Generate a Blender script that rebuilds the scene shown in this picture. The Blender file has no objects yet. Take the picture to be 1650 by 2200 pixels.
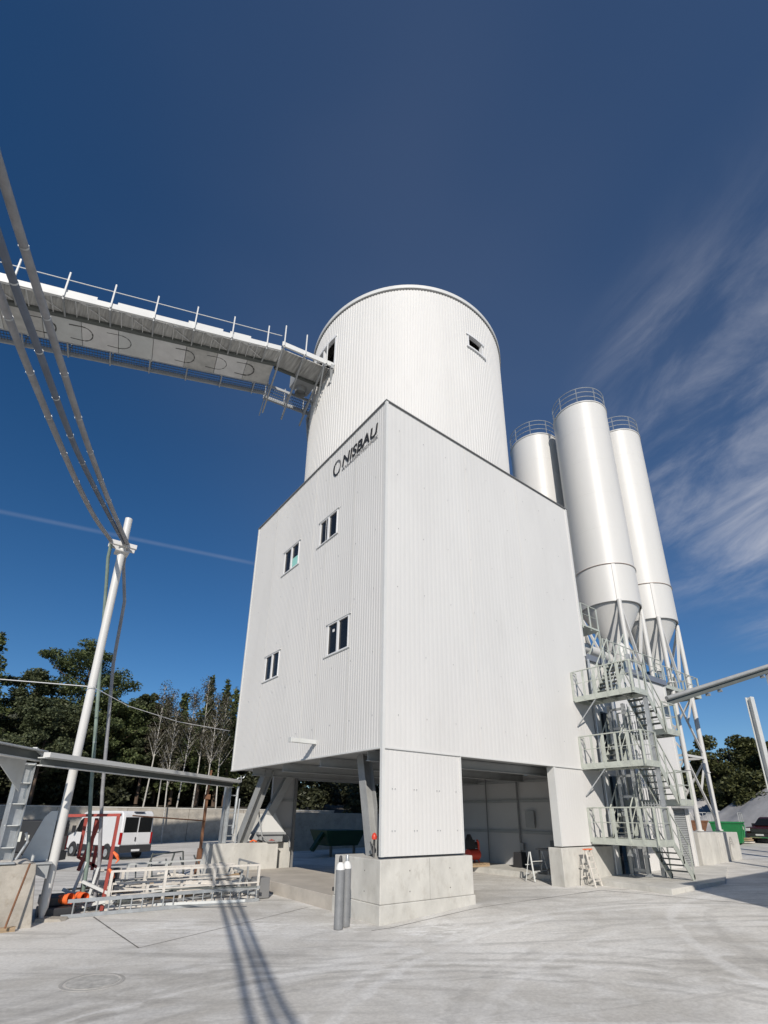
import bpy, math, random
import numpy as np
from mathutils import Vector, Matrix
random.seed(7); rng = np.random.default_rng(7)
R_ = math.radians
S = bpy.context.scene
COL = S.collection

# ------------------------------------------------------------------ camera
cam_d = bpy.data.cameras.new('camera'); cam = bpy.data.objects.new('camera', cam_d); COL.objects.link(cam)
F_PX, CX, CY = 1068.54, 825.0, 1354.6
yaw, pitch, roll = 0.92276, 0.35548, 0.01207
fw = Vector((math.cos(pitch)*math.cos(yaw), math.cos(pitch)*math.sin(yaw), math.sin(pitch)))
rt = Vector((math.sin(yaw), -math.cos(yaw), 0)); up = rt.cross(fw)
r2 = rt*math.cos(roll) + up*math.sin(roll); u2 = -rt*math.sin(roll) + up*math.cos(roll)
M = Matrix((r2, u2, -fw)).transposed().to_4x4(); M.translation = Vector((-8.69, -11.48, 2.6))
cam.matrix_world = M
cam_d.sensor_fit = 'HORIZONTAL'; cam_d.sensor_width = 36; cam_d.lens = F_PX/1650*36
cam_d.shift_y = (CY - 1100)/1650
cam_d.clip_start = .05; cam_d.clip_end = 4000
S.camera = cam

# ------------------------------------------------------------------ light
SUN_AZ, SUN_EL = R_(55.2), R_(31)          # azimuth the light travels to, elevation of the sun
sd = bpy.data.lights.new('sun', 'SUN'); sun = bpy.data.objects.new('sun', sd); COL.objects.link(sun)
sd.energy = 4.4; sd.angle = R_(.53); sd.color = (1, .935, .85)
ld = Vector((math.cos(SUN_EL)*math.cos(SUN_AZ), math.cos(SUN_EL)*math.sin(SUN_AZ), -math.sin(SUN_EL)))
sun.rotation_euler = ld.to_track_quat('-Z', 'Y').to_euler()

W = bpy.data.worlds.new('World'); S.world = W; W.use_nodes = True
wt = W.node_tree; wt.nodes.clear(); wn = wt.nodes; wl = wt.links
def wmath(op, a, b=None, c=None):
    n = wn.new('ShaderNodeMath'); n.operation = op
    for i, v in enumerate((a, b, c)):
        if v is None: continue
        if isinstance(v, (int, float)): n.inputs[i].default_value = v
        else: wl.new(v, n.inputs[i])
    return n.outputs[0]
def wdot(vec, d):
    n = wn.new('ShaderNodeVectorMath'); n.operation = 'DOT_PRODUCT'; wl.new(vec, n.inputs[0]); n.inputs[1].default_value = d; return n.outputs['Value']
def wnoise(vec, scale3, rotz, sc, det, rough, dist):
    m0 = wn.new('ShaderNodeMapping'); m0.inputs['Rotation'].default_value = rotz; wl.new(vec, m0.inputs['Vector'])
    mp = wn.new('ShaderNodeMapping'); mp.inputs['Scale'].default_value = scale3
    wl.new(m0.outputs[0], mp.inputs['Vector']); n = wn.new('ShaderNodeTexNoise')
    n.inputs['Scale'].default_value = sc; n.inputs['Detail'].default_value = det; n.inputs['Roughness'].default_value = rough; n.inputs['Distortion'].default_value = dist
    wl.new(mp.outputs[0], n.inputs['Vector']); return n.outputs['Fac']
def wstep(v, a, b):
    n = wn.new('ShaderNodeMapRange'); n.interpolation_type = 'SMOOTHSTEP'
    n.inputs['From Min'].default_value = a; n.inputs['From Max'].default_value = b; wl.new(v, n.inputs['Value']); return n.outputs['Result']
sky = wn.new('ShaderNodeTexSky'); sky.sky_type = 'NISHITA'; sky.sun_disc = False
sky.sun_elevation = SUN_EL; sky.sun_rotation = math.atan2(-ld.x, -ld.y)
sky.air_density = 1.0; sky.dust_density = .12; sky.ozone_density = 4.5; sky.altitude = 1200
tc = wn.new('ShaderNodeTexCoord'); dirv = tc.outputs['Generated']
def dvec(az, el): return (math.cos(R_(el))*math.cos(R_(az)), math.cos(R_(el))*math.sin(R_(az)), math.sin(R_(el)))
# thin cirrus veils: stretched noise, gathered in the part of the sky to the right
sep = wn.new('ShaderNodeSeparateXYZ'); wl.new(dirv, sep.inputs[0])
zz = wmath('ADD', wmath('MAXIMUM', sep.outputs[2], 0), .25)
cmb = wn.new('ShaderNodeCombineXYZ')
wl.new(wmath('DIVIDE', sep.outputs[0], zz), cmb.inputs[0]); wl.new(wmath('DIVIDE', sep.outputs[1], zz), cmb.inputs[1])
n1 = wnoise(cmb.outputs[0], (1.0, 2.0, 1), (0, 0, R_(-75)), 2.2, 13, .62, .6)
n2 = wnoise(cmb.outputs[0], (1, 1.3, 1), (0, 0, R_(20)), .8, 3, .5, .3)
area = wstep(wdot(dirv, dvec(0, 32)), .90, .98)
cl = wmath('MULTIPLY', wstep(n1, .36, .78), wstep(n2, .28, .56))
cl = wmath('MULTIPLY', cl, area)
veil = wmath('MULTIPLY', wmath('ADD', .35, wmath('MULTIPLY', wstep(n2, .30, .70), .65)), wstep(wdot(dirv, dvec(5, 52)), .45, 1.0))
cl = wmath('ADD', wmath('MULTIPLY', cl, .80), wmath('MULTIPLY', veil, .105))
# a vapour trail: narrow band along a great circle on the left
a1, a2 = Vector(dvec(95.0, 26.0)), Vector(dvec(73.0, 27.05)); gn = a1.cross(a2).normalized()
band = wmath('ABSOLUTE', wdot(dirv, tuple(gn)))
tr = wmath('SUBTRACT', 1.0, wstep(band, .0002, .0055))
tr = wmath('MULTIPLY', tr, wstep(wdot(dirv, dvec(92, 26)), .90, .97))
tr = wmath('MULTIPLY', tr, wmath('ADD', .0, wmath('MULTIPLY', n1, .20)))
fac = wmath('MINIMUM', wmath('ADD', cl, tr), .85)
mx = wn.new('ShaderNodeMix'); mx.data_type = 'RGBA'
hs = wn.new('ShaderNodeHueSaturation'); hs.inputs['Saturation'].default_value = 1.20; hs.inputs['Value'].default_value = .88; wl.new(sky.outputs[0], hs.inputs['Color'])
wl.new(fac, mx.inputs['Factor']); wl.new(hs.outputs[0], mx.inputs[6]); mx.inputs[7].default_value = (5.6, 5.8, 6.6, 1)
bg = wn.new('ShaderNodeBackground'); bg.inputs['Strength'].default_value = .095
wo = wn.new('ShaderNodeOutputWorld'); wl.new(mx.outputs[2], bg.inputs['Color']); wl.new(bg.outputs[0], wo.inputs['Surface'])
vs = S.view_settings; S.display_settings.display_device = 'sRGB'
vs.view_transform = 'Standard'; vs.look = 'None'; vs.gamma = 1; vs.exposure = 0; vs.use_curve_mapping = False

# ------------------------------------------------------------------ materials
def nodes_mat(name):
    m = bpy.data.materials.new(name); m.use_nodes = True
    return m, m.node_tree, m.node_tree.nodes['Principled BSDF']
def N(t, typ, **kw):
    n = t.nodes.new(typ)
    for k, v in kw.items():
        if k in n.inputs: n.inputs[k].default_value = v
        else: setattr(n, k, v)
    return n
def mat(name, col, rough=.5, metal=0, var=.12, scale=1.2, stretch=(1, 1, 1), bump=0, bscale=40, spec=.5, dirt=None, dirt_amt=.3, coat=0):
    m, t, b = nodes_mat(name)
    b.inputs['Roughness'].default_value = rough; b.inputs['Metallic'].default_value = metal
    b.inputs['Specular IOR Level'].default_value = spec; b.inputs['Coat Weight'].default_value = coat
    tc = N(t, 'ShaderNodeTexCoord'); mp = N(t, 'ShaderNodeMapping'); mp.inputs['Scale'].default_value = stretch
    t.links.new(tc.outputs['Object'], mp.inputs['Vector'])
    no = N(t, 'ShaderNodeTexNoise', Scale=scale, Detail=8.0, Roughness=.6); t.links.new(mp.outputs[0], no.inputs['Vector'])
    rp = N(t, 'ShaderNodeMapRange'); rp.inputs['From Min'].default_value = .3; rp.inputs['From Max'].default_value = .7
    rp.inputs['To Min'].default_value = 1-var; rp.inputs['To Max'].default_value = 1+var*.5; t.links.new(no.outputs['Fac'], rp.inputs['Value'])
    mu = N(t, 'ShaderNodeMix', data_type='RGBA', blend_type='MULTIPLY'); mu.inputs['Factor'].default_value = 1
    mu.inputs[6].default_value = (*col, 1); t.links.new(rp.outputs[0], mu.inputs[7]); out = mu.outputs[2]
    if dirt:
        n2 = N(t, 'ShaderNodeTexNoise', Scale=scale*2.7, Detail=6.0, Roughness=.7); t.links.new(mp.outputs[0], n2.inputs['Vector'])
        r2_ = N(t, 'ShaderNodeMapRange'); r2_.inputs['From Min'].default_value = .52; r2_.inputs['From Max'].default_value = .72; r2_.inputs['To Max'].default_value = dirt_amt
        t.links.new(n2.outputs['Fac'], r2_.inputs['Value'])
        m2 = N(t, 'ShaderNodeMix', data_type='RGBA'); t.links.new(r2_.outputs[0], m2.inputs['Factor']); t.links.new(out, m2.inputs[6]); m2.inputs[7].default_value = (*dirt, 1); out = m2.outputs[2]
    t.links.new(out, b.inputs['Base Color'])
    rr = N(t, 'ShaderNodeMapRange'); rr.inputs['To Min'].default_value = max(0, rough-.08); rr.inputs['To Max'].default_value = min(1, rough+.12)
    t.links.new(no.outputs['Fac'], rr.inputs['Value']); t.links.new(rr.outputs[0], b.inputs['Roughness'])
    if bump:
        n3 = N(t, 'ShaderNodeTexNoise', Scale=bscale, Detail=5.0); t.links.new(tc.outputs['Object'], n3.inputs['Vector'])
        bp = N(t, 'ShaderNodeBump', Strength=bump, Distance=.02); t.links.new(n3.outputs['Fac'], bp.inputs['Height']); t.links.new(bp.outputs[0], b.inputs['Normal'])
    return m
M_ = {}
M_['sheet'] = mat('white_coated_sheet', (.63, .62, .60), .55, spec=.3, var=.05, scale=.5, stretch=(1, 1, .25), dirt=(.45, .44, .42), dirt_amt=.16)
M_['sheet_in'] = mat('liner_sheet', (.52, .515, .51), .6, var=.08, scale=.6)
M_['flash'] = mat('white_flashing', (.62, .62, .60), .35, var=.04)
M_['flash_dark'] = mat('grey_flashing', (.20, .20, .20), .4, var=.06)
M_['silo'] = mat('white_silo_paint', (.60, .59, .565), .40, spec=.4, var=.05, scale=.6, stretch=(1, 1, .15), dirt=(.52, .51, .47), dirt_amt=.12)
M_['glass'] = mat('dark_glass', (.010, .0105, .0105), .22, var=.05, spec=.35)
M_['frame'] = mat('white_window_frame', (.72, .72, .72), .35, var=.03)
M_['letter'] = mat('black_lettering', (.025, .025, .027), .5, var=.1)
M_['lettergrey'] = mat('grey_lettering', (.13, .13, .135), .5, var=.1)
M_['conc'] = mat('cast_concrete', (.56, .545, .50), .85, var=.22, scale=1.3, stretch=(1, 1, .55), bump=.25, bscale=30, dirt=(.35, .325, .28), dirt_amt=.55)
M_['conc_old'] = mat('old_concrete', (.42, .385, .33), .9, var=.25, scale=1.6, bump=.4, bscale=24, dirt=(.24, .20, .15), dirt_amt=.55)
M_['slab'] = mat('dusty_slab', (.47, .43, .375), .9, var=.2, scale=.9, bump=.2, dirt=(.30, .28, .24), dirt_amt=.3)
M_['galv'] = mat('galvanised_steel', (.47, .49, .50), .42, metal=.55, var=.22, scale=3, dirt=(.30, .31, .31), dirt_amt=.3)
M_['steel_grey'] = mat('grey_painted_steel', (.36, .37, .37), .5, metal=.1, var=.15, scale=1.5, dirt=(.22, .21, .19), dirt_amt=.3)
M_['steel_pale'] = mat('pale_grey_steel', (.58, .59, .57), .45, var=.1, scale=1.5, dirt=(.40, .38, .33), dirt_amt=.25)
M_['steel_leg'] = mat('grey_leg_steel', (.30, .305, .30), .5, var=.15, scale=2, dirt=(.2, .2, .19), dirt_amt=.3)
M_['stair'] = mat('pale_green_grey_steel', (.50, .525, .465), .5, metal=.15, var=.16, scale=2.5, dirt=(.28, .30, .26), dirt_amt=.3)
M_['grate'] = mat('dark_grating', (.13, .14, .13), .6, metal=.3, var=.15)
M_['cream'] = mat('cream_painted_steel', (.66, .62, .56), .5, var=.15, scale=4, dirt=(.36, .28, .2), dirt_amt=.35)
M_['red'] = mat('red_oxide_steel', (.36, .06, .045), .6, var=.25, scale=3, dirt=(.14, .06, .04), dirt_amt=.5)
M_['rust'] = mat('rusty_steel', (.20, .095, .05), .85, var=.35, scale=5, bump=.4, dirt=(.10, .05, .03), dirt_amt=.6)
M_['orange'] = mat('orange_plastic', (.85, .16, .04), .4, var=.1, dirt=(.5, .2, .1), dirt_amt=.3)
M_['hose'] = mat('grey_wrapped_pipe', (.27, .27, .28), .55, var=.25, scale=4, dirt=(.16, .16, .16), dirt_amt=.4)
M_['hose_dark'] = mat('dark_blue_hose', (.10, .12, .16), .5, var=.25, scale=4)
M_['hose_green'] = mat('green_grey_pipe', (.20, .26, .22), .6, var=.25, scale=4)
M_['black'] = mat('black_rubber', (.02, .02, .02), .7, var=.2)
M_['darkplastic'] = mat('dark_plastic', (.035, .035, .038), .5, var=.15)
M_['vanwhite'] = mat('white_car_paint', (.72, .72, .72), .25, var=.03, coat=.5)
M_['vandark'] = mat('dark_car_paint', (.018, .018, .02), .28, var=.1, coat=.5)
M_['vanred'] = mat('dark_red_car_paint', (.05, .009, .009), .25, var=.1, coat=.6)
M_['lamp'] = mat('red_tail_lamp', (.35, .01, .01), .2, var=.1)
M_['headlamp'] = mat('clear_headlamp', (.7, .7, .72), .1, var=.05)
M_['chrome'] = mat('bright_metal', (.7, .7, .7), .2, metal=1, var=.05)
M_['plate'] = mat('white_plate', (.7, .7, .7), .4, var=.05)
M_['skip'] = mat('green_container_paint', (.015, .20, .06), .45, var=.15, scale=3, dirt=(.05, .12, .06), dirt_amt=.4)
M_['wood'] = mat('raw_timber', (.40, .29, .18), .8, var=.3, scale=3, stretch=(.3, .3, 3))
M_['gravel'] = mat('grey_gravel', (.38, .375, .37), .95, var=.3, scale=.5, bump=.9, bscale=3, dirt=(.25, .25, .245), dirt_amt=.5)
M_['paper'] = mat('notice_paper', (.62, .62, .55), .6, var=.2)
M_['teal'] = mat('teal_sticker', (.30, .62, .55), .5, var=.08)
M_['blue'] = mat('blue_motor_paint', (.02, .10, .22), .4, var=.1)
M_['compr'] = mat('red_machine_paint', (.62, .06, .035), .4, var=.15)
M_['cyl'] = mat('grey_gas_bottle_paint', (.20, .205, .21), .45, var=.12, scale=5, dirt=(.30, .30, .29), dirt_amt=.25)
M_['cylw'] = mat('white_bottle_shoulder', (.74, .74, .72), .35, var=.05)
M_['bark'] = mat('pine_bark', (.13, .09, .065), .9, var=.35, scale=3, bump=.5)
M_['birch'] = mat('birch_bark', (.50, .48, .44), .8, var=.25, scale=5, stretch=(1, 1, .6), dirt=(.06, .05, .05), dirt_amt=.9)
def leaf_mat(name, a, b):
    m, t, bs = nodes_mat(name); bs.inputs['Roughness'].default_value = .6
    g = N(t, 'ShaderNodeNewGeometry'); cr = N(t, 'ShaderNodeValToRGB')
    cr.color_ramp.elements[0].color = (*a, 1); cr.color_ramp.elements[1].color = (*b, 1)
    t.links.new(g.outputs['Random Per Island'], cr.inputs[0]); t.links.new(cr.outputs[0], bs.inputs['Base Color'])
    tr_ = N(t, 'ShaderNodeBsdfTranslucent'); t.links.new(cr.outputs[0], tr_.inputs['Color'])
    ms = N(t, 'ShaderNodeMixShader'); ms.inputs[0].default_value = .18
    t.links.new(bs.outputs[0], ms.inputs[1]); t.links.new(tr_.outputs[0], ms.inputs[2])
    t.links.new(ms.outputs[0], t.nodes['Material Output'].inputs['Surface']); return m
M_['needle'] = leaf_mat('pine_needles', (.05, .075, .03), (.14, .165, .06))
M_['needle2'] = leaf_mat('brownish_needles', (.045, .062, .03), (.115, .13, .06))
M_['leaf'] = leaf_mat('dark_leaves', (.045, .055, .02), (.12, .125, .042))
M_['twig'] = leaf_mat('thin_twigs_and_leaves', (.07, .06, .045), (.13, .12, .07))
M_['forest'] = leaf_mat('forest_mass', (.025, .032, .017), (.075, .08, .038))

def ground_mat():
    m, t, b = nodes_mat('dusty_concrete_yard'); L = t.links
    tc = N(t, 'ShaderNodeTexCoord'); P = tc.outputs['Object']
    def mth(op, a, b_=None):
        n = t.nodes.new('ShaderNodeMath'); n.operation = op
        for i, v in enumerate((a, b_)):
            if v is None: continue
            if isinstance(v, (int, float)): n.inputs[i].default_value = v
            else: L.new(v, n.inputs[i])
        return n.outputs[0]
    def noise(sc, det=6, ro=.6, st=(1, 1, 1), rot=0, dist=0):
        m0 = N(t, 'ShaderNodeMapping'); m0.inputs['Rotation'].default_value = (0, 0, rot); L.new(P, m0.inputs[0])
        mp = N(t, 'ShaderNodeMapping'); mp.inputs['Scale'].default_value = st; L.new(m0.outputs[0], mp.inputs[0]); n = N(t, 'ShaderNodeTexNoise', Scale=sc, Detail=float(det), Roughness=ro, Distortion=dist); L.new(mp.outputs[0], n.inputs['Vector']); return n.outputs['Fac']
    def ss(v, a, b_, lo=0., hi=1.):
        n = N(t, 'ShaderNodeMapRange', interpolation_type='SMOOTHSTEP'); n.inputs['From Min'].default_value = a; n.inputs['From Max'].default_value = b_
        n.inputs['To Min'].default_value = lo; n.inputs['To Max'].default_value = hi; L.new(v, n.inputs['Value']); return n.outputs[0]
    def mix(f, A, B):
        n = N(t, 'ShaderNodeMix', data_type='RGBA')
        if isinstance(f, (int, float)): n.inputs['Factor'].default_value = f
        else: L.new(f, n.inputs['Factor'])
        for i, v in ((6, A), (7, B)):
            if isinstance(v, tuple): n.inputs[i].default_value = (*v, 1)
            else: L.new(v, n.inputs[i])
        return n.outputs[2]
    big = noise(.22, 5, .55, dist=.5); mid = noise(1.1, 8, .62, dist=.6); fine = noise(14, 6, .7)
    c = mix(ss(big, .32, .68), (.49, .468, .425), (.68, .658, .612))
    c = mix(mth('MULTIPLY', ss(noise(.45, 6, .6, dist=.8), .50, .66), .38), c, (.38, .365, .335))
    c = mix(mth('MULTIPLY', ss(mid, .42, .66), .45), c, (.73, .72, .69))
    # long drawn-out drag and tyre streaks running across the yard
    st = noise(1.0, 7, .6, (.13, 1.9, 1), R_(37), .45)
    c = mix(mth('MULTIPLY', ss(st, .52, .66), .50), c, (.345, .33, .305))
    c = mix(mth('MULTIPLY', mth('SUBTRACT', 1.0, ss(st, .32, .44)), .5), c, (.76, .75, .72))
    st2 = noise(1.0, 6, .65, (.2, 3.0, 1), R_(20), .8)
    c = mix(mth('MULTIPLY', ss(st2, .55, .68), .36), c, (.33, .317, .29))
    # curved tyre tracks left by turning trucks
    sx = N(t, 'ShaderNodeSeparateXYZ'); L.new(P, sx.inputs[0])
    for cx, cy, r, w, amt, light in ((-5, -9.5, 6.3, .10, .55, 0), (-5, -9.5, 6.62, .12, .5, 0), (-5, -9.5, 6.98, .10, .6, 0), (-5, -9.5, 7.2, .08, .5, 1), (-5, -9.5, 7.42, .12, .55, 0), (-5, -9.5, 7.9, .12, .5, 0), (-5, -9.5, 8.5, .14, .45, 0), (2.0, -12.5, 10.0, .16, .55, 1), (2.0, -12.5, 10.45, .16, .45, 1), (2.0, -12.5, 8.1, .18, .4, 1), (2.0, -12.5, 8.6, .14, .35, 0), (9.5, -13.0, 9.2, .2, .5, 1), (9.5, -13.0, 8.4, .2, .35, 0), (-14, -9, 11.5, .2, .35, 0), (-14, -9, 12.6, .2, .3, 0), (-7.0, 12, 13.9, .25, .35, 0), (-7.0, 12, 15.0, .3, .4, 1)):
        dx = mth('SUBTRACT', sx.outputs[0], cx); dy = mth('SUBTRACT', sx.outputs[1], cy)
        d = mth('SQRT', mth('ADD', mth('MULTIPLY', dx, dx), mth('MULTIPLY', dy, dy)))
        d = mth('ABSOLUTE', mth('SUBTRACT', mth('ADD', d, mth('MULTIPLY', mid, .5)), r+.25))
        f = mth('MULTIPLY', mth('SUBTRACT', 1.0, ss(d, w*.3, w)), mth('MULTIPLY', ss(noise(.9, 4), .35, .55), amt*.8))
        c = mix(f, c, (.78, .77, .74) if light else (.33, .318, .295))
    # pale cement dust along the ramp and beside the corner block
    for px, py, r in ((-2.6, 1.6, 1.7), (-1.0, .4, 1.2), (-4.6, 2.6, 1.5), (.6, -1.4, 1.3)):
        dx = mth('SUBTRACT', sx.outputs[0], px); dy = mth('SUBTRACT', sx.outputs[1], py)
        d = mth('SQRT', mth('ADD', mth('MULTIPLY', dx, dx), mth('MULTIPLY', dy, dy)))
        f = mth('MULTIPLY', mth('SUBTRACT', 1.0, ss(d, r*.2, r)), ss(noise(2.2, 8, .75, (.6, 1.6, 1), R_(25), 1.2), .45, .6))
        c = mix(mth('MULTIPLY', f, .8), c, (.82, .81, .78))
    c = mix(mth('MULTIPLY', ss(noise(5, 5, .8), .62, .72), .5), c, (.34, .32, .29))
    v = N(t, 'ShaderNodeMix', data_type='RGBA', blend_type='MULTIPLY'); v.inputs['Factor'].default_value = 1
    L.new(c, v.inputs[6]); L.new(ss(fine, .2, .8, .82, 1.1), v.inputs[7])
    L.new(v.outputs[2], b.inputs['Base Color']); b.inputs['Roughness'].default_value = .88; b.inputs['Specular IOR Level'].default_value = .3
    bp = N(t, 'ShaderNodeBump', Strength=.35, Distance=.02); L.new(mth('ADD', mid, mth('MULTIPLY', fine, .4)), bp.inputs['Height']); L.new(bp.outputs[0], b.inputs['Normal'])
    return m
M_['ground'] = ground_mat()
M_['joint'] = mat('dark_joint', (.16, .15, .14), .95, var=.4, scale=6)
M_['soil'] = mat('forest_soil', (.07, .06, .045), .95, var=.4, scale=.4, bump=.5, bscale=2)

# ------------------------------------------------------------------ mesh helpers
Z = Vector((0, 0, 1))
def smooth_by_angle(me, ang=35):
    me.polygons.foreach_set('use_smooth', [True]*len(me.polygons)); me.set_sharp_from_angle(angle=R_(ang))
class MB:
    def __init__(s): s.v = []; s.f = []
    def add(s, vs, fs):
        o = len(s.v); s.v += [tuple(v) for v in vs]; s.f += [tuple(i+o for i in f) for f in fs]
    def hexa(s, p): s.add(p, [(0, 3, 2, 1), (4, 5, 6, 7), (0, 1, 5, 4), (1, 2, 6, 5), (2, 3, 7, 6), (3, 0, 4, 7)])
    def bb(s, x0, x1, y0, y1, z0, z1):
        s.hexa([(x0, y0, z0), (x1, y0, z0), (x1, y1, z0), (x0, y1, z0), (x0, y0, z1), (x1, y0, z1), (x1, y1, z1), (x0, y1, z1)]); return s
    def bar(s, p, q, w, h=None, upv=Z):
        p, q = Vector(p), Vector(q); h = h or w; d = (q-p).normalized(); upv = Vector(upv)
        if abs(d.dot(upv)) > .99: upv = Vector((1, 0, 0))
        a = d.cross(upv).normalized()*w/2; b = a.cross(d).normalized()*h/2
        s.hexa([p-a-b, p+a-b, q+a-b, q-a-b, p-a+b, p+a+b, q+a+b, q-a+b]); return s
    def tube(s, p, q, r, r2=None, n=12, caps=True):
        return s.path([p, q], r, n, r2, caps)
    def path(s, pts, r, n=8, rend=None, caps=True):
        pts = [Vector(p) for p in pts]; k = len(pts); rend = r if rend is None else rend
        rs = [r[i] if isinstance(r, (list, tuple)) else r+(rend-r)*i/max(1, k-1) for i in range(k)]
        ref = None; vs = []; fs = []
        for i, p in enumerate(pts):
            d = (pts[min(i+1, k-1)]-pts[max(i-1, 0)]).normalized()
            if ref is None: ref = d.orthogonal().normalized()
            ref = (ref-d*ref.dot(d)).normalized(); b = d.cross(ref)
            for j in range(n):
                a = 2*math.pi*j/n; vs.append(p+(ref*math.cos(a)+b*math.sin(a))*rs[i])
        for i in range(k-1):
            for j in range(n):
                fs.append((i*n+j, i*n+(j+1) % n, (i+1)*n+(j+1) % n, (i+1)*n+j))
        if caps: fs.append(tuple(range(n-1, -1, -1))); fs.append(tuple((k-1)*n+j for j in range(n)))
        s.add(vs, fs); return s
    def lathe(s, prof, c, n=48, a0=0, a1=2*math.pi, close=True):
        full = abs(a1-a0-2*math.pi) < 1e-6; m = n if full else n+1; vs = []; fs = []
        for r, z in prof:
            for j in range(m):
                a = a0+(a1-a0)*j/n; vs.append((c[0]+r*math.cos(a), c[1]+r*math.sin(a), c[2]+z))
        for i in range(len(prof)-1):
            for j in range(n):
                j2 = (j+1) % m; fs.append((i*m+j, i*m+j2, (i+1)*m+j2, (i+1)*m+j))
        s.add(vs, fs); return s
    def prism(s, poly, off):
        poly = [Vector(p) for p in poly]; off = Vector(off); n = len(poly)
        s.add(poly+[p+off for p in poly], [tuple(range(n-1, -1, -1)), tuple(range(n, 2*n))]+[(i, (i+1) % n, (i+1) % n+n, i+n) for i in range(n)]); return s
    def ring(s, c, R, r, n=32, m=6, a0=0, a1=2*math.pi):
        k = n+1; s.path([(c[0]+R*math.cos(a0+(a1-a0)*i/n), c[1]+R*math.sin(a0+(a1-a0)*i/n), c[2]) for i in range(k)], r, m, caps=True); return s
    def ibeam(s, p, q, w, h, t, side=Z):
        p, q = Vector(p), Vector(q); d = (q-p).normalized(); side = Vector(side); a = d.cross(side).normalized(); u = a.cross(d).normalized()
        for sg in (-1, 1): s.bar(p+u*sg*(h/2-t/2), q+u*sg*(h/2-t/2), w, t, u)
        s.bar(p, q, t, h-2*t-.004, u); return s
    def split(s, name, m, parent=None, smooth=0, bevel=0):
        pr = list(range(len(s.v)))
        def fd(i):
            while pr[i] != i: pr[i] = pr[pr[i]]; i = pr[i]
            return i
        for f in s.f:
            for k in f[1:]:
                a, b = fd(f[0]), fd(k)
                if a != b: pr[b] = a
        gr_ = {}
        for f in s.f: gr_.setdefault(fd(f[0]), []).append(f)
        out = []
        for fs in gr_.values():
            ix = sorted({i for f in fs for i in f}); mp = {i: k for k, i in enumerate(ix)}; q = MB(); q.v = [s.v[i] for i in ix]; q.f = [tuple(mp[i] for i in f) for f in fs]; out.append(q.build(name, m, parent, smooth, bevel))
        return out
    def build(s, name, m, parent=None, smooth=0, bevel=0, fix=False):
        me = bpy.data.meshes.new(name)
        o = Vector((0, 0, 0))
        if parent is not None: o = WO[parent.name]
        vs = [(v[0]-o.x, v[1]-o.y, v[2]-o.z) for v in s.v]
        me.from_pydata(vs, [], s.f); me.update()
        me.materials.append(m if not isinstance(m, str) else M_[m])
        if smooth: smooth_by_angle(me, smooth)
        ob = bpy.data.objects.new(name, me); COL.objects.link(ob)
        if parent is not None: ob.parent = parent
        WO[ob.name] = o.copy() if parent is not None else Vector((0, 0, 0))
        if bevel:
            bv = ob.modifiers.new('bevel', 'BEVEL'); bv.width = bevel; bv.segments = 2; bv.limit_method = 'ANGLE'; bv.angle_limit = R_(40)
        return ob
WO = {}
def tag(o, label=None, cat=None, group=None, kind=None):
    if label: o['label'] = label
    if cat: o['category'] = cat
    if group: o['group'] = group
    if kind: o['kind'] = kind
    return o
def thing(name, label, cat, loc=(0, 0, 0), group=None):
    o = bpy.data.objects.new(name, None); COL.objects.link(o); o.location = loc; o.empty_display_size = .3
    WO[o.name] = Vector(loc); return tag(o, label, cat, group)
def thing_part(name, parent):
    o = bpy.data.objects.new(name, None); COL.objects.link(o); o.parent = parent; WO[o.name] = WO[parent.name].copy(); return o
def copy_tree(o, parent=None):
    c = o.copy(); COL.objects.link(c)
    if parent is not None: c.parent = parent
    for ch in list(o.children): copy_tree(ch, c)
    return c
def text_mesh(body, size, shear=0, offset=0, extrude=.004):
    cu = bpy.data.curves.new('t', 'FONT'); cu.body = body; cu.size = size; cu.shear = shear; cu.offset = offset; cu.extrude = extrude
    ob = bpy.data.objects.new('t', cu); COL.objects.link(ob)
    dg = bpy.context.evaluated_depsgraph_get(); me = bpy.data.meshes.new_from_object(ob.evaluated_get(dg))
    vs = [v.co.copy() for v in me.vertices]; fs = [tuple(p.vertices) for p in me.polygons]
    bpy.data.objects.remove(ob); return vs, fs
def place_text(mb, body, x0, x1, z0, z1, fn, **kw):
    """lettering fitted into the rectangle; fn maps (u, v, depth) to world"""
    vs, fs = text_mesh(body, 1, **kw)
    ux = min(v.x for v in vs), max(v.x for v in vs); uy = min(v.y for v in vs), max(v.y for v in vs)
    mb.add([fn(x0+(v.x-ux[0])/(ux[1]-ux[0])*(x1-x0), z0+(v.y-uy[0])/(uy[1]-uy[0])*(z1-z0), v.z) for v in vs], fs)

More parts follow.
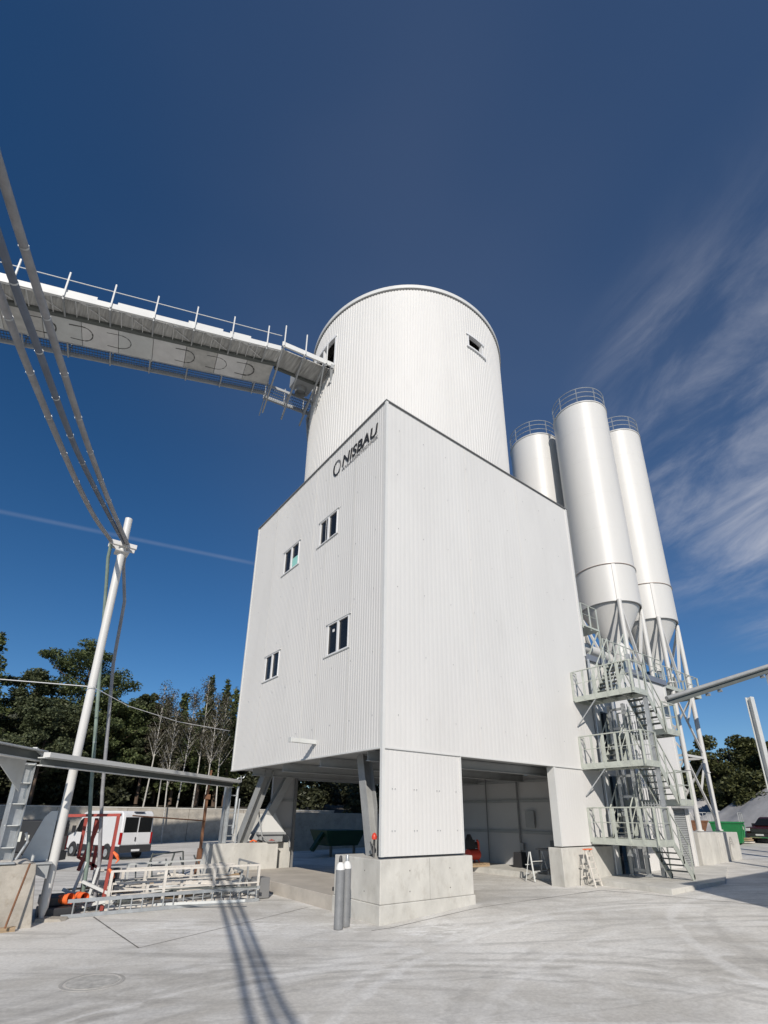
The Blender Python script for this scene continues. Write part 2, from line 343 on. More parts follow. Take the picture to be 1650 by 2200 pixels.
# corrugated sheet on a plane (or any surface given by fn(u, z, offset))
def corrugated(mb, fn, u0, u1, z0, z1, holes=(), pitch=.115, depth=.018, zlow=None):
    br = set(); k = 0; n = max(1, round((u1-u0)/pitch)); p = (u1-u0)/n
    prof = [(0, 0), (.30, 0), (.42, 1), (.88, 1)]
    def off(u):
        t = ((u-u0)/p) % 1.0
        if t < .30: return 0
        if t < .42: return (t-.30)/.12*depth
        if t < .88: return depth
        return (1-t)/.12*depth
    us = [u0+(i+f)*p for i in range(n) for f, _ in prof]+[u1]
    for h in holes: us += [h[0], h[1]]
    us = sorted(u for u in set(round(u, 5) for u in us) if u0-1e-6 <= u <= u1+1e-6)
    for a, b in zip(us[:-1], us[1:]):
        if b-a < 1e-5: continue
        mid = (a+b)/2; iv = [(z0, z1)]
        for h in holes:
            if h[0]-1e-6 < mid < h[1]+1e-6:
                nv = []
                for s_, e_ in iv:
                    if h[2] > s_: nv.append((s_, min(e_, h[2])))
                    if h[3] < e_: nv.append((max(s_, h[3]), e_))
                iv = nv
        oa, ob = off(a), off(b)
        for s_, e_ in iv:
            if e_-s_ < 1e-4: continue
            mb.add([fn(a, s_, oa), fn(b, s_, ob), fn(b, e_, ob), fn(a, e_, oa)], [(0, 1, 2, 3)])

# ------------------------------------------------------------------ ground
def gz(x, y):
    return float(np.interp(x, [-300, 0, 3.3, 8.4, 12, 19, 35, 60, 130, 400], [0, 0, .2, .34, .42, .48, .95, 1.7, 3.6, 6]))
xs = sorted(set([-400, -200, -100, -60, -40, -30, -20, -14, -10, -6, -3, -1, 0, .8, 1.6, 2.5, 3.3, 4.5, 6, 7.2, 8.4, 9.6, 10.8, 12, 14, 16, 19, 22, 26, 30, 35, 42, 50, 60, 80, 100, 130, 200, 400]))
ys = [-400, -150, -60, -30, -20, -12, -6, -3, 0, 3, 6, 9, 12, 16, 20, 26, 32, 36, 45, 60, 90, 150, 400]
g = MB(); g.add([(x, y, gz(x, y)) for y in ys for x in xs], [(j*len(xs)+i, j*len(xs)+i+1, (j+1)*len(xs)+i+1, (j+1)*len(xs)+i) for j in range(len(ys)-1) for i in range(len(xs)-1)])
tag(g.build('ground', 'ground', smooth=60), kind='structure')
# expansion joints and one crack: thin dark strips just above the slab
def strip(mb, pts, w):
    for (a, b) in zip(pts[:-1], pts[1:]):
        k = max(1, int((Vector(b)-Vector(a)).length/.5)); prev = None
        for i in range(k+1):
            t = i/k; x = a[0]+(b[0]-a[0])*t; y = a[1]+(b[1]-a[1])*t
            d = (Vector(b)-Vector(a)).normalized(); nrm = Vector((-d.y, d.x)); ww = w*(.6+.8*random.random())/2
            cur = [(x+nrm.x*ww, y+nrm.y*ww, gz(x, y)+.004), (x-nrm.x*ww, y-nrm.y*ww, gz(x, y)+.004)]
            if prev: mb.add([prev[0], prev[1], cur[1], cur[0]], [(0, 1, 2, 3)])
            prev = cur
j = MB(); strip(j, [(-.6, -.45), (2.7, -.5), (8.3, -1.15), (8.75, -3.0), (9.3, -5.6), (9.9, -8)], .035)
strip(j, [(8.3, -1.15), (14, -4.2)], .02)
tag(j.build('yard_joint', 'joint'), kind='structure')
j = MB(); strip(j, [(-5.7, 5.0), (-5.62, 3.2), (-5.5, .9)], .035); strip(j, [(-5.5, .9), (-3.2, 1.9), (-.3, 3.2)], .02)
tag(j.build('yard_crack', 'joint'), kind='structure')
mo = thing('manhole_cover', 'faint round concrete manhole cover flush with the ground in the left foreground', 'manhole', (-6.62, -1.0, 0))
b = MB(); b.lathe([(.385, -.02), (.385, .006), (.01, .007)], (-6.62, -1.0, 0), 40); b.build('lid', mat('manhole_concrete', (.46, .445, .41), .9, var=.35, scale=7), mo)
b = MB(); b.lathe([(.48, -.02), (.48, .005), (.43, .006), (.42, -.02)], (-6.62, -1.0, 0), 40); b.build('rim', mat('iron_ring', (.40, .385, .355), .8, var=.3), mo)
# raised floor slabs
def floor_slab(name, x0, x1, y0, y1, z1, m='slab'):
    b = MB(); b.bb(x0, x1, y0, y1, -.3, z1); return tag(b.build(name, m, bevel=.015), kind='structure')
floor_slab('pavement', -.03, 3.05, 2.13, 10.3, .39)
floor_slab('pavement', 8.9, 11.25, .55, 11.2, .55, 'conc')
b = MB(); b.prism([(9.3, -.9, -.1), (9.1, -3.1, -.1), (13.2, -3.1, -.1), (19.6, -.9, -.1), (19.6, .0, -.1), (11.32, .0, -.1), (9.3, -.1, -.1)], (0, 0, .63)); tag(b.build('pavement', 'conc', bevel=.01), kind='structure')

# ------------------------------------------------------------------ main building
BW = 11.28; ZB, ZT = 4.43, 17.05
wins = [(3.11, 4.46, 12.88, 14.0), (6.27, 7.70, 12.85, 14.02), (1.99, 3.39, 7.91, 9.12), (7.35, 8.71, 8.02, 9.17)]
bld = thing('industrial_building', 'white corrugated square building raised on concrete blocks, with company lettering', 'building', (BW/2, BW/2, 0))
fx0 = lambda u, z, o: (-o, u, z)
fy0 = lambda u, z, o: (u, -o, z)
w = MB(); corrugated(w, fx0, .06, BW-.06, ZB, ZT, wins, pitch=.135, depth=.0075)
w.build('wall', 'sheet', bld)
w = MB(); corrugated(w, fy0, .06, BW, ZB, ZT, (), pitch=.2, depth=.0022); corrugated(w, fy0, .06, 3.06, 1.56, ZB-.05, (), pitch=.16, depth=.0022); corrugated(w, fy0, 8.12, BW, 1.62, ZB-.05, (), pitch=.16, depth=.0022)
w.build('wall', 'sheet', bld)
w = MB(); corrugated(w, lambda u, z, o: (BW+o, u, z), .06, BW-.06, ZB, ZT); corrugated(w, lambda u, z, o: (BW+o, u, z), 8, BW-.06, .5, ZB); w.build('wall', 'sheet', bld)
w = MB(); corrugated(w, lambda u, z, o: (u, BW+o, z), .06, BW-.06, ZB, ZT); corrugated(w, lambda u, z, o: (u, BW+o, z), 2.0, 3.15, 1.4, ZB); corrugated(w, lambda u, z, o: (u, BW+o, z), 8.35, BW-.06, .5, ZB); w.build('wall', 'sheet', bld)
# inner lining, soffit and steel seen through the openings
li = MB(); li.bb(BW-.16, BW-.06, .1, BW-.1, .5, ZB-.02); li.bb(2.0, 3.15, BW-.16, BW-.06, 1.40, ZB-.02); li.bb(8.35, BW-.17, BW-.16, BW-.06, .5, ZB-.02)
li.bb(.12, 3.02, .10, .16, 1.56, ZB-.02); li.bb(8.16, BW-.17, .10, .16, 1.62, ZB-.02)
li.split('inner_lining', 'sheet_in', bld)
so = MB(); so.bb(.05, BW-.05, .05, BW-.05, ZB+.02, ZB+.12)
so.build('soffit', 'steel_grey', bld)
bm = MB()
for y in (1.0, 3.8, 6.6, 9.4): bm.ibeam((.2, y, ZB-.16), (BW-.2, y, ZB-.16), .18, .30, .02)
bm.split('ceiling_beam', 'steel_grey', bld)
gr = MB()
for z in (1.95, 3.28, 4.15):
    gr.bb(BW-.26, BW-.162, .2, BW-.2, z-.06, z+.06)
for z in (1.98, 3.2):
    gr.bb(2.0, 3.15, BW-.24, BW-.162, z-.05, z+.05); gr.bb(8.35, BW-.3, BW-.24, BW-.162, z-.05, z+.05)
gr.bb(3.17, 8.33, BW-.22, BW-.02, 4.15, 4.40)
gr.split('wall_girt', 'steel_grey', bld)
pl = MB(); pl.bb(BW-.30, BW-.262, 4.08, 4.16, .55, ZB-.03); pl.bb(BW-.29, BW-.264, 6.0, 6.05, .55, ZB-.03)
pl.bb(3.08, 3.22, BW-.30, BW-.242, .3, ZB-.03)
pl.split('downpipe', 'flash_dark', bld)
bx = MB(); bx.bb(BW-.34, BW-.262, 3.25, 3.72, 2.15, 2.85); bx.bb(BW-.40, BW-.305, 3.9, 4.1, 1.2, 1.5); bx.split('switch_box', 'steel_grey', bld)
# trims
tr = MB(); t_ = .05
tr.bb(-.045, .055, -.045, .055, 1.56, ZT); tr.bb(-.04, .055, BW-.055, BW+.04, ZB, ZT); tr.bb(BW-.055, BW+.04, -.04, .055, 9.36, ZT)
tr.bb(3.06, 3.11, -.035, .10, 1.56, ZB-.06); tr.bb(8.02, 8.12, -.035, .28, 1.62, ZB-.06)
tr.split('corner_flashing', 'flash', bld)
tr = MB(); tr.bb(-.05, .10, .056, BW+.05, ZB-.05, ZB-.002); tr.bb(.056, BW+.05, -.045, .09, ZB-.048, ZB-.004); tr.split('bottom_flashing', 'flash', bld)
tr = MB(); tr.bb(-.07, .12, -.07, BW+.07, ZT+.001, ZT+.028); tr.bb(.121, BW+.07, -.07, .12, ZT+.001, ZT+.028); tr.bb(BW-.12, BW+.07, .121, BW+.07, ZT+.001, ZT+.028); tr.bb(.121, BW-.121, BW-.12, BW+.07, ZT+.001, ZT+.028)
tr.build('parapet_cap', 'flash_dark', bld)
tr = MB(); tr.bb(.12, BW-.12, .12, BW-.12, ZT-.35, ZT-.25); tr.build('roof', 'steel_grey', bld)
for yv in (1.95, 3.95, 5.0, 8.9):      # seams between sheet runs
    s_ = MB(); s_.bb(-.026, -.0185, yv, yv+.02, ZB, ZT); s_.build('sheet_seam', 'flash', bld)
for xv in (4.1, 7.3): s_ = MB(); s_.bb(xv, xv+.012, -.012, -.0035, ZB, ZT); s_.build('sheet_seam', 'sheet', bld)
# screws
sc_ = MB()
for z in (2.2, 3.3): 
    for x in (.35, .45, 1.15, 1.25, 2.05, 2.15, 2.85): sc_.tube((x, -.012, z), (x, -.024, z), .016, n=6)
for z in (5.4, 7.4, 9.6, 11.8, 14, 16):
    for k in range(9): x = .5+k*1.2+random.random()*.1; sc_.tube((x, -.012, z), (x, -.022, z), .014, n=6)
    for k in range(9): y = .5+k*1.2+random.random()*.1; sc_.tube((-.018, y, z), (-.028, y, z), .014, n=6)
sc_.build('screw_heads', 'steel_grey', bld)
for i, (y0, y1, z0, z1) in enumerate(wins):
    f = MB(); fw_ = .045; ym = (y0+y1)/2
    f.bb(-.03, .07, y0, y1, z0, z0+fw_); f.bb(-.03, .07, y0, y1, z1-fw_, z1); f.bb(-.03, .07, y0, y0+fw_, z0+fw_+.001, z1-fw_-.001); f.bb(-.03, .07, y1-fw_, y1, z0+fw_+.001, z1-fw_-.001); f.bb(-.031, .069, ym-.05, ym+.05, z0+fw_+.001, z1-fw_-.001)
    wn_ = f.build('window', 'frame', bld)
    p = MB(); p.bb(.02, .035, y0+fw_, y1-fw_, z0+fw_, z1-fw_); p.build('pane', 'glass', wn_)
    h = MB(); h.prism([(-.02, y0-.12, z1+.001), (-.05, y0-.12, z1+.005), (-.05, y0-.12, z1+.02), (-.02, y0-.12, z1+.05)], (0, y1-y0+.24, 0)); h.build('head_flashing', 'flash', wn_)
    h = MB(); h.prism([(-.02, y0-.1, z0-.04), (-.045, y0-.1, z0-.02), (-.045, y0-.1, z0-.002), (-.02, y0-.1, z0-.002)], (0, y1-y0+.3, 0)); h.build('sill', 'flash', wn_)
    if i == 1:
        s_ = MB(); s_.bb(.008, .0185, y0+.09, ym-.09, z0+.09, z0+.52); s_.build('blue_green_sheet', 'teal', wn_)
    if i == 2:
        s_ = MB(); s_.bb(.008, .0185, y1-.42, y1-.30, z1-.35, z1-.25); s_.build('paper_note', 'plate', wn_)
# lettering
fn = lambda u, v, d: (-.028-d, 2.93-u, v)
t1 = MB(); place_text(t1, 'NISBAU', 0, 2.44, 15.90, 16.42, fn, shear=.16, offset=.021); t1.build('lettering', 'letter', bld)
t1 = MB(); place_text(t1, 'ANLAGENTECHNIK', .0, 2.46, 15.70, 15.845, fn, shear=0, offset=0); t1.build('lettering', 'lettergrey', bld)
def ring_logo(mb, cy, cz, ry, rz, w0, w1, a0, a1, x):
    n = 48
    for i in range(n):
        q = []
        for a, t in ((a0+(a1-a0)*i/n, i/n), (a0+(a1-a0)*(i+1)/n, (i+1)/n)):
            w = w0+(w1-w0)*math.sin(math.pi*t)
            q.append(((x, cy-ry*math.cos(a), cz+rz*math.sin(a)), (x, cy-(ry-w)*math.cos(a), cz+(rz-w)*math.sin(a))))
        mb.add([q[0][0], q[1][0], q[1][1], q[0][1]], [(0, 1, 2, 3)])
        mb.add([Vector(v)+Vector((.005, 0, 0)) for v in (q[0][0], q[0][1], q[1][1], q[1][0])], [(0, 1, 2, 3)])
t1 = MB(); ring_logo(t1, 3.33, 16.11, .30, .37, .02, .10, R_(60), R_(330), -.034); t1.build('ring_emblem', 'letter', bld)
t1 = MB(); ring_logo(t1, 3.30, 16.13, .27, .34, .01, .07, R_(-120), R_(150), -.037); t1.build('ring_emblem', 'lettergrey', bld)
# inclined steel legs inside the openings
lg = MB(); lg.ibeam((.62, 1.15, 1.5), (.95, 2.25, ZB), .34, .36, .03, (1, 0, 0)); lg.build('inclined_leg', 'steel_leg', bld)
lg = MB(); lg.ibeam((.45, 10.55, 1.45), (.95, 9.45, ZB), .42, .36, .03, (1, 0, 0)); lg.build('inclined_leg', 'steel_leg', bld)
lg = MB(); lg.ibeam((1.1, 10.75, 1.45), (2.5, 10.3, ZB), .34, .34, .03, (0, 1, 0)); lg.build('inclined_leg', 'steel_grey', bld)
# concrete blocks that carry the building
def block(x0, x1, y0, y1, z0, z1, taper=0, m='conc'):
    b = MB(); b.hexa([(x0-taper, y0-taper, z0), (x1+taper, y0-taper, z0), (x1+taper, y1+taper, z0), (x0-taper, y1+taper, z0), (x0, y0, z1), (x1, y0, z1), (x1, y1, z1), (x0, y1, z1)])
    return b
b = block(-.10, 3.36, -.10, 2.12, .45, 1.50); b.bb(-.13, 3.39, -.13, 2.14, -.2, .446); b.build('concrete_plinth', 'conc', bld, bevel=.02)
b = block(7.95, 11.26, -.06, .50, -.1, 1.58); b.build('concrete_plinth', 'conc', bld, bevel=.02)
b = block(-1.0, 2.05, 10.2, 11.5, -.1, 1.43); b.bb(2.07, 2.95, 10.75, 11.5, -.1, 1.40); b.build('concrete_plinth', 'conc', bld, bevel=.02)
b = MB()
for (x_, z_) in ((.9, 1.2), (2.4, 1.2), (.9, .7), (2.4, .7)): b.tube((x_, -.101, z_), (x_, -.1035, z_), .018, n=10)
for (y_, z_) in ((.6, 1.2), (1.6, 1.2), (.6, .7), (1.6, .7)): b.tube((-.101, y_, z_), (-.1035, y_, z_), .018, n=10)
b.build('formwork_holes', 'joint', bld)
b = MB(); b.bb(1.62, 1.626, -.1025, -.1005, .45, 1.49); b.build('formwork_seam', 'joint', bld)
# bracket sticking out of the left wall
b = MB(); b.bb(-.95, -.02, 3.74, 3.90, 4.86, 5.0); b.bb(-1.0, -.951, 3.72, 3.92, 4.85, 5.01); b.build('wall_bracket', 'steel_pale', bld)

# ------------------------------------------------------------------ round tower on top
TC, TR = (5.65, 5.63), 5.36; TZ0, TZ1 = ZT-.25, 26.65
twr = thing('round_tower', 'tall white ribbed round tower rising from the middle of the square building', 'tower', (TC[0], TC[1], TZ0))
def cyl_fn(u, z, o): a = u; return (TC[0]+(TR+o)*math.cos(a), TC[1]+(TR+o)*math.sin(a), z)
def ang(x, y): return math.atan2(y-TC[1], x-TC[0]) % (2*math.pi)
aw0, aw1 = ang(5.10, .27), ang(6.14, .27)
ab0, ab1 = ang(.30, 6.95), ang(.32, 4.72)
w = MB(); corrugated(w, cyl_fn, 0, 2*math.pi, TZ0, TZ1, [(aw0, aw1, 23.86, 24.68), (ab0, ab1, 23.30, 25.25)], pitch=.15/TR, depth=.017)
w.build('wall', 'sheet', twr)
w = MB(); w.lathe([(TR+.02, 0), (TR+.09, .0), (TR+.09, .20), (TR+.04, .24), (TR-.3, .26), (.01, .9)], (TC[0], TC[1], TZ1), 120); w.build('roof', 'flash', twr, smooth=30)
w = MB(); w.lathe([(TR+.035, 0), (TR+.035, -.05)], (TC[0], TC[1], TZ1-.002), 160); w.build('rim_gap', 'flash_dark', twr, smooth=30)
def cyl_box(mb, a0, a1, z0, z1, r0, r1, n=6):
    for i in range(n):
        b0, b1 = a0+(a1-a0)*i/n, a0+(a1-a0)*(i+1)/n
        q = [(TC[0]+r*math.cos(a), TC[1]+r*math.sin(a)) for r, a in ((r0, b0), (r1, b0), (r1, b1), (r0, b1))]
        mb.hexa([(x, y, z0) for x, y in q]+[(x, y, z1) for x, y in q])
f = MB(); d_ = .012
cyl_box(f, aw0-.02, aw1+.02, 24.60, 24.70, TR-.12, TR+.07); cyl_box(f, aw0-.02, aw1+.035, 23.78, 23.86, TR-.12, TR+.09); cyl_box(f, aw0, aw0+d_, 23.861, 24.599, TR-.14, TR+.03, 1); cyl_box(f, aw1-d_, aw1, 23.861, 24.599, TR-.14, TR+.03, 1)
wd = f.build('window', 'frame', twr)
p = MB(); cyl_box(p, aw0+d_, aw1-d_, 23.861, 24.599, TR-.30, TR-.26); p.build('pane', 'glass', wd)
f = MB()
cyl_box(f, ab0-.01, ab1+.01, 25.2, 25.32, TR-.12, TR+.06)
for a in (ab0, (ab0+ab1)/2-.01, ab1-.015): cyl_box(f, a, a+.018, 23.3, 25.199, TR-.14, TR+.03, 1)
wd = f.build('conveyor_opening', 'frame', twr)
p = MB(); cyl_box(p, ab0, ab1, 23.3, 25.199, TR-.5, TR-.45); p.build('dark_hatch', 'glass', wd)

# ------------------------------------------------------------------ annex behind the stair tower
ax0, ax1, ayd, azt = BW+.045, 18.62, 7.9, 9.30
anx = thing('annex_building', 'lower white annex with roller shutter, under the tall silos', 'building', (ax0, 0, .4))
doors = [(11.86, 12.52, .5, 1.62), (11.86, 12.52, 1.95, 4.25), (11.86, 12.52, 4.62, 6.95)]
shut = (17.10, 18.30, .5, 3.05)
w = MB(); corrugated(w, fy0, ax0, ax1, .5, azt, doors+[shut], depth=.006); corrugated(w, lambda u, z, o: (ax1+o, u, z), 0, ayd, .4, azt); w.build('wall', 'sheet', anx)
w = MB(); w.bb(ax0, ax1-.02, .02, ayd, azt-.1, azt+.06); w.build('roof', 'steel_grey', anx)
w = MB(); w.bb(ax0, ax1+.10, -.12, .015, azt-.12, azt+.16); w.bb(ax1+.03, ax1+.12, .016, ayd, azt-.12, azt+.16); w.build('roof_edge', mat('blue_grey_edge_beam', (.17, .19, .23), .4, var=.1), anx)
w = MB(); w.bb(ax1-.06, ax1+.05, -.05, .03, .5, azt-.13); w.build('corner_flashing', 'flash', anx)
for d in doors:
    w = MB(); w.bb(d[0]-.05, d[0], -.02, .06, d[2], d[3]); w.bb(d[1], d[1]+.05, -.02, .06, d[2], d[3]); dr = w.split('doorway', 'stair', anx)[0]
    w = MB(); w.bb(d[0], d[1], .22, .26, d[2], d[3]); w.build('door_leaf', 'vandark', dr)
w = MB()
k = 26
for i in range(k):
    z0 = shut[2]+(shut[3]-shut[2])*i/k; z1 = shut[2]+(shut[3]-shut[2])*(i+1)/k
    w.prism([(shut[0], .06, z0), (shut[0], .015, z0+.015), (shut[0], .015, z1-.02), (shut[0], .06, z1)], (shut[1]-shut[0], 0, 0))
rs = w.build('roller_shutter', 'steel_grey', anx)
w = MB(); w.bb(shut[0]-.12, shut[1]+.1, -.42, -.02, shut[3]+.01, shut[3]+.42); w.build('shutter_housing', 'steel_grey', rs)

# ------------------------------------------------------------------ silos
SR, SZT, SZR, SZB = 1.66, 27.7, 16.0, 13.7
def silo(x, y, foot, label):
    t = thing('storage_silo', label, 'silo', (x, y, foot), 'tall white silos behind the building')
    b = MB(); b.lathe([(SR, SZR), (SR, SZT-.06), (SR+.04, SZT-.05), (SR+.04, SZT), (SR*.6, SZT+.32), (.2, SZT+.45), (.01, SZT+.45)], (x, y, 0), 72); b.build('body', 'silo', t, smooth=30)
    b = MB()
    for zz_ in (18.4, 20.8, 23.2, 25.6): b.lathe([(SR, zz_-.012), (SR+.004, zz_-.006), (SR+.004, zz_+.006), (SR, zz_+.012)], (x, y, 0), 72)
    b.split('weld_seam', 'silo', t, smooth=40)
    b = MB(); b.lathe([(SR-.05, SZR+.02), (SR+.045, SZR+.02), (SR+.045, SZR-.035), (SR+.005, SZR-.04), (SR+.005, SZB+.02), (SR-.04, SZB)], (x, y, 0), 72)
    sk = b.build('skirt', 'silo', t, smooth=30)
    b = MB(); b.lathe([(SR+.048, SZR-.005), (SR+.052, SZR-.03)], (x, y, 0), 72); b.build('seam', 'rust', sk, smooth=30)
    b = MB(); b.lathe([(SR-.06, SZB+.12), (.30, SZB-2.55), (.30, SZB-2.75), (.36, SZB-2.76), (.36, SZB-2.86), (.22, SZB-2.87), (.22, SZB-3.3), (.1, SZB-3.5)], (x, y, 0), 48); b.build('cone', 'silo', t, smooth=30)
    b = MB(); b.tube((x-.42, y-.05, SZB-3.0), (x+.42, y-.05, SZB-3.0), .11, n=12); b.bb(x-.25, x+.25, y-.25, y+.2, SZB-3.25, SZB-2.9); b.build('outlet_valve', 'galv', t)
    b = MB(); b.path([(x, y, SZB-3.3), (x-.2, y+.2, SZB-3.9), (x-.9, y+.6, SZB-4.25)], .17, 12); b.build('feed_pipe', 'silo', t, smooth=40)
    for a in (45, 135, 225, 315):
        ca, sa = math.cos(R_(a)), math.sin(R_(a)); lx, ly = x+ca*(SR+.03), y+sa*(SR+.03)
        lb = MB(); lb.tube((lx, ly, foot), (lx, ly, SZB+.06), .125, n=16)
        for zf in ([9.75] if foot < 5 else [])+[foot+.02]: lb.tube((lx, ly, zf), (lx, ly, zf+.06), .19, n=16)
        if foot < 5: lb.tube((lx, ly, 5.0), (lx, ly, 5.05), .17, n=16)
        l_ = lb.build('leg', 'silo', t, smooth=40)
        b = MB(); ox, oy = -sa, ca
        p0 = Vector((x+ca*(SR+.012), y+sa*(SR+.012), SZB+.02)); p1 = Vector((x+ca*(SR+.012), y+sa*(SR+.012), SZR-.04))
        b.bar(p0, p1, .18, .05, (ca, sa, 0)); b.build('strap', 'silo', l_)
    # braces between the legs
    def L(a, z): return Vector((x+math.cos(R_(a))*(SR+.03), y+math.sin(R_(a))*(SR+.03), z))
    segs = [(SZB-.1, foot+.9 if foot > 5 else 10.0)]
    if foot < 5: segs += [(9.3, 6.0), (5.7, 2.4)]
    for a in (45, 135, 225, 315):
        for i, (z1, z0) in enumerate(segs):
            b = MB(); 
            if i == 0: b.bar(L(a, z1), (L(a, z0)+L(a+90, z0))/2, .13, .10); b.bar(L(a+90, z1), (L(a, z0)+L(a+90, z0))/2, .13, .10)
            else: b.bar(L(a, z1), L(a+90, z0), .09, .09); b.bar(L(a+90, z1), (L(a, (z0+z1)/2)+L(a+90, (z0+z1)/2))/2, .08, .08); b.bar(L(a, z1+.1), L(a+90, z1+.1), .10, .12)
            b.build('brace', 'silo', t)
    # guard rail and roof hatch
    b = MB(); a0, a1 = R_(0), R_(360)
    for zr in (.42, .80, 1.15): b.ring((x, y, SZT+zr), SR-.03, .022, 48, 6)
    b.ring((x, y, SZT+.06), SR-.03, .03, 48, 6)
    for i in range(9):
        a = R_(i*40+8); b.bar((x+(SR-.03)*math.cos(a), y+(SR-.03)*math.sin(a), SZT), (x+(SR-.03)*math.cos(a), y+(SR-.03)*math.sin(a), SZT+1.17), .05, .03)
    b.build('guard_rail', 'galv', t)
    b = MB(); cx, cy = x-.1, y+.1
    b.prism([(cx-.75, cy-.75, SZT+.1), (cx+.75, cy-.75, SZT+.1), (cx, cy-.75, SZT+.85)], (0, 1.5, 0)); b.build('filter_housing', 'silo', t)
    return t
sA = silo(17.62, 1.74, azt+.12, 'tallest looking white silo in front, nearest to the white building')
sB = silo(21.80, 1.62, 2.0, 'white silo standing on long braced legs on the concrete block beside the annex')
sC = silo(17.62, 5.40, azt+.12, 'white silo partly hidden by the square building, next to the round tower')
# ladder with cage beside the rear silo, next to the tower
lt = thing('silo_ladder', 'caged steel ladder and pipes between round tower and rear silo', 'ladder', (15.6, 6.6, azt))
b = MB()
for dx in (0, .45): b.tube((15.6, 6.4+dx, azt), (15.6, 6.4+dx, 27), .03, n=6)
b.build('side_rail', 'galv', lt)
b = MB()
for i in range(58): b.tube((15.6, 6.4, azt+.3*i+.2), (15.6, 6.85, azt+.3*i+.2), .015, n=5)
b.split('rung', 'galv', lt)
b = MB()
for i in range(18): b.ring((15.25, 6.62, 12+.85*i), .36, .02, 14, 4)
b.build('safety_cage', 'galv', lt)
b = MB()
for z in (19.5, 21.0, 22.5): b.bar((15.6, 6.6, z), (16.4, 6.3, z), .06); 
b.tube((15.9, 6.2, azt), (15.9, 6.2, 24), .07); b.build('riser_pipe', 'galv', lt)

# plinth of the outer silos
b = MB(); b.bb(19.25, 21.50, -.02, 7.6, -.1, 1.98); tag(b.build('concrete_block', 'conc', bevel=.03), 'smooth concrete block under the silo leg, beside the annex corner', 'concrete block', 'concrete blocks under the silo legs')
b = MB(); b.bb(21.56, 24.1, -.02, 7.6, -.1, 1.96); kb = tag(b.build('concrete_block', 'conc', bevel=.03), 'stained concrete block with a dark round smudge, farthest under the silo legs', 'concrete block', 'concrete blocks under the silo legs')
b = MB()
for r in (.30, .38, .46, .52):
    n = 24
    for i in range(n):
        a, c_ = R_(20)+R_(230)*i/n, R_(20)+R_(230)*(i+1)/n; w_ = .035*math.sin(math.pi*(i+.5)/n)+.004
        b.add([(23.0+.62*r*math.cos(a), -.024, 1.0+r*1.35*math.sin(a)), (23.0+.62*(r+w_)*math.cos(a), -.024, 1.0+(r+w_)*1.35*math.sin(a)), (23.0+.62*(r+w_)*math.cos(c_), -.024, 1.0+(r+w_)*1.35*math.sin(c_)), (23.0+.62*r*math.cos(c_), -.024, 1.0+r*1.35*math.sin(c_))], [(0, 1, 2, 3)])
WO[kb.name] = Vector((0, 0, 0)); b.build('smudge', mat('dark_smudge', (.24, .23, .21), .9, var=.3), kb)

# ------------------------------------------------------------------ stair tower
st = thing('steel_stair_tower', 'pale green steel stair tower with three platforms at the right side of the building', 'stairs', (11.5, -1.3, .5))
PX0, PX1, PYO = 9.92, 11.02, -2.55
LX0, LX1 = 12.12, 13.15
def rail(mb, pts, z_off=0, posts=.62, h=1.08, kick=True, pw=.10):
    pts = [Vector(p) for p in pts]
    for a, c_ in zip(pts[:-1], pts[1:]):
        mb.tube(a+Z*h, c_+Z*h, .026, n=6); mb.tube(a+Z*h*.52, c_+Z*h*.52, .015, n=5)
        if kick: mb.bar(a+Z*.08, c_+Z*.08, .012, .15)
        d = (c_-a); k = max(1, round(d.length/posts)); hd = Vector((d.x, d.y, 0)).normalized()
        for i in range(k+1):
            p = a+d*i/k; mb.bar(p-Z*.15, p+Z*h, .02, pw, hd)
def platform(x0, x1, y0, y1, z):
    f = MB(); f.bb(x0, x1, y0, y0+.03, z-.2, z+.02); f.bb(x0, x0+.03, y0+.031, y1, z-.2, z+.02); f.bb(x1-.03, x1, y0+.031, y1, z-.2, z+.02); f.bb(x0+.031, x1-.031, y1-.05, y1, z-.2, z+.02)
    for i in range(1, 4): yy = y0+(y1-y0)*i/4; f.bb(x0+.031, x1-.031, yy-.03, yy+.03, z-.16, z-.045)
    p = f.build('platform', 'stair', st)
    gm = MB(); nb = int((y1-y0)/.06)
    for i in range(nb): yy = y0+.04+(y1-y0-.1)*i/nb; gm.bb(x0+.031, x1-.031, yy, yy+.03, z-.04, z-.002)
    gm.build('grating', 'grate', p); return p
def flight(x0, z0, x1, z1, y0, y1, name='flight'):
    s = MB()
    for y in (y0, y1): s.bar((x0, y, z0-.06), (x1, y, z1-.06), .02, .24)
    fl = thing_part(name, st); s.split('stringer', 'stair', fl); n = max(2, round(abs(z1-z0)/.21)); tm = MB()
    for i in range(1, n): x = x0+(x1-x0)*i/n; z = z0+(z1-z0)*i/n; tm.bb(x-.13, x+.13, min(y0, y1)+.012, max(y0, y1)-.012, z-.035, z); 
    tm.build('treads', 'grate', fl)
    for yy in (y0, y1): r = MB(); rail(r, [(x0, yy, z0), (x1, yy, z1)], kick=False, posts=.8); r.build('handrail', 'stair', fl)
lv = [7.27, 4.58, 1.88]
for z in lv:
    p = platform(PX0, PX1, PYO, -.06, z)
    r = MB(); rail(r, [(PX0, -.06, z), (PX0, PYO, z), (PX1, PYO, z)], posts=.47, kick=False)
    r.tube((PX0, -.06, z+1.08), (PX0+.28, -.1, z+1.05), .026, n=6); r.tube((PX0+.28, -.1, z+1.05), (PX0+.28, -.1, z+.56), .02, n=6); r.build('guard_rail', 'stair', p)
for zm in (5.93, 3.26):
    p = platform(LX0, LX1, PYO, -.06, zm)
    r = MB(); rail(r, [(LX0, PYO, zm), (LX1, PYO, zm), (LX1, -.1, zm)], posts=.5, kick=False); r.build('guard_rail', 'stair', p)
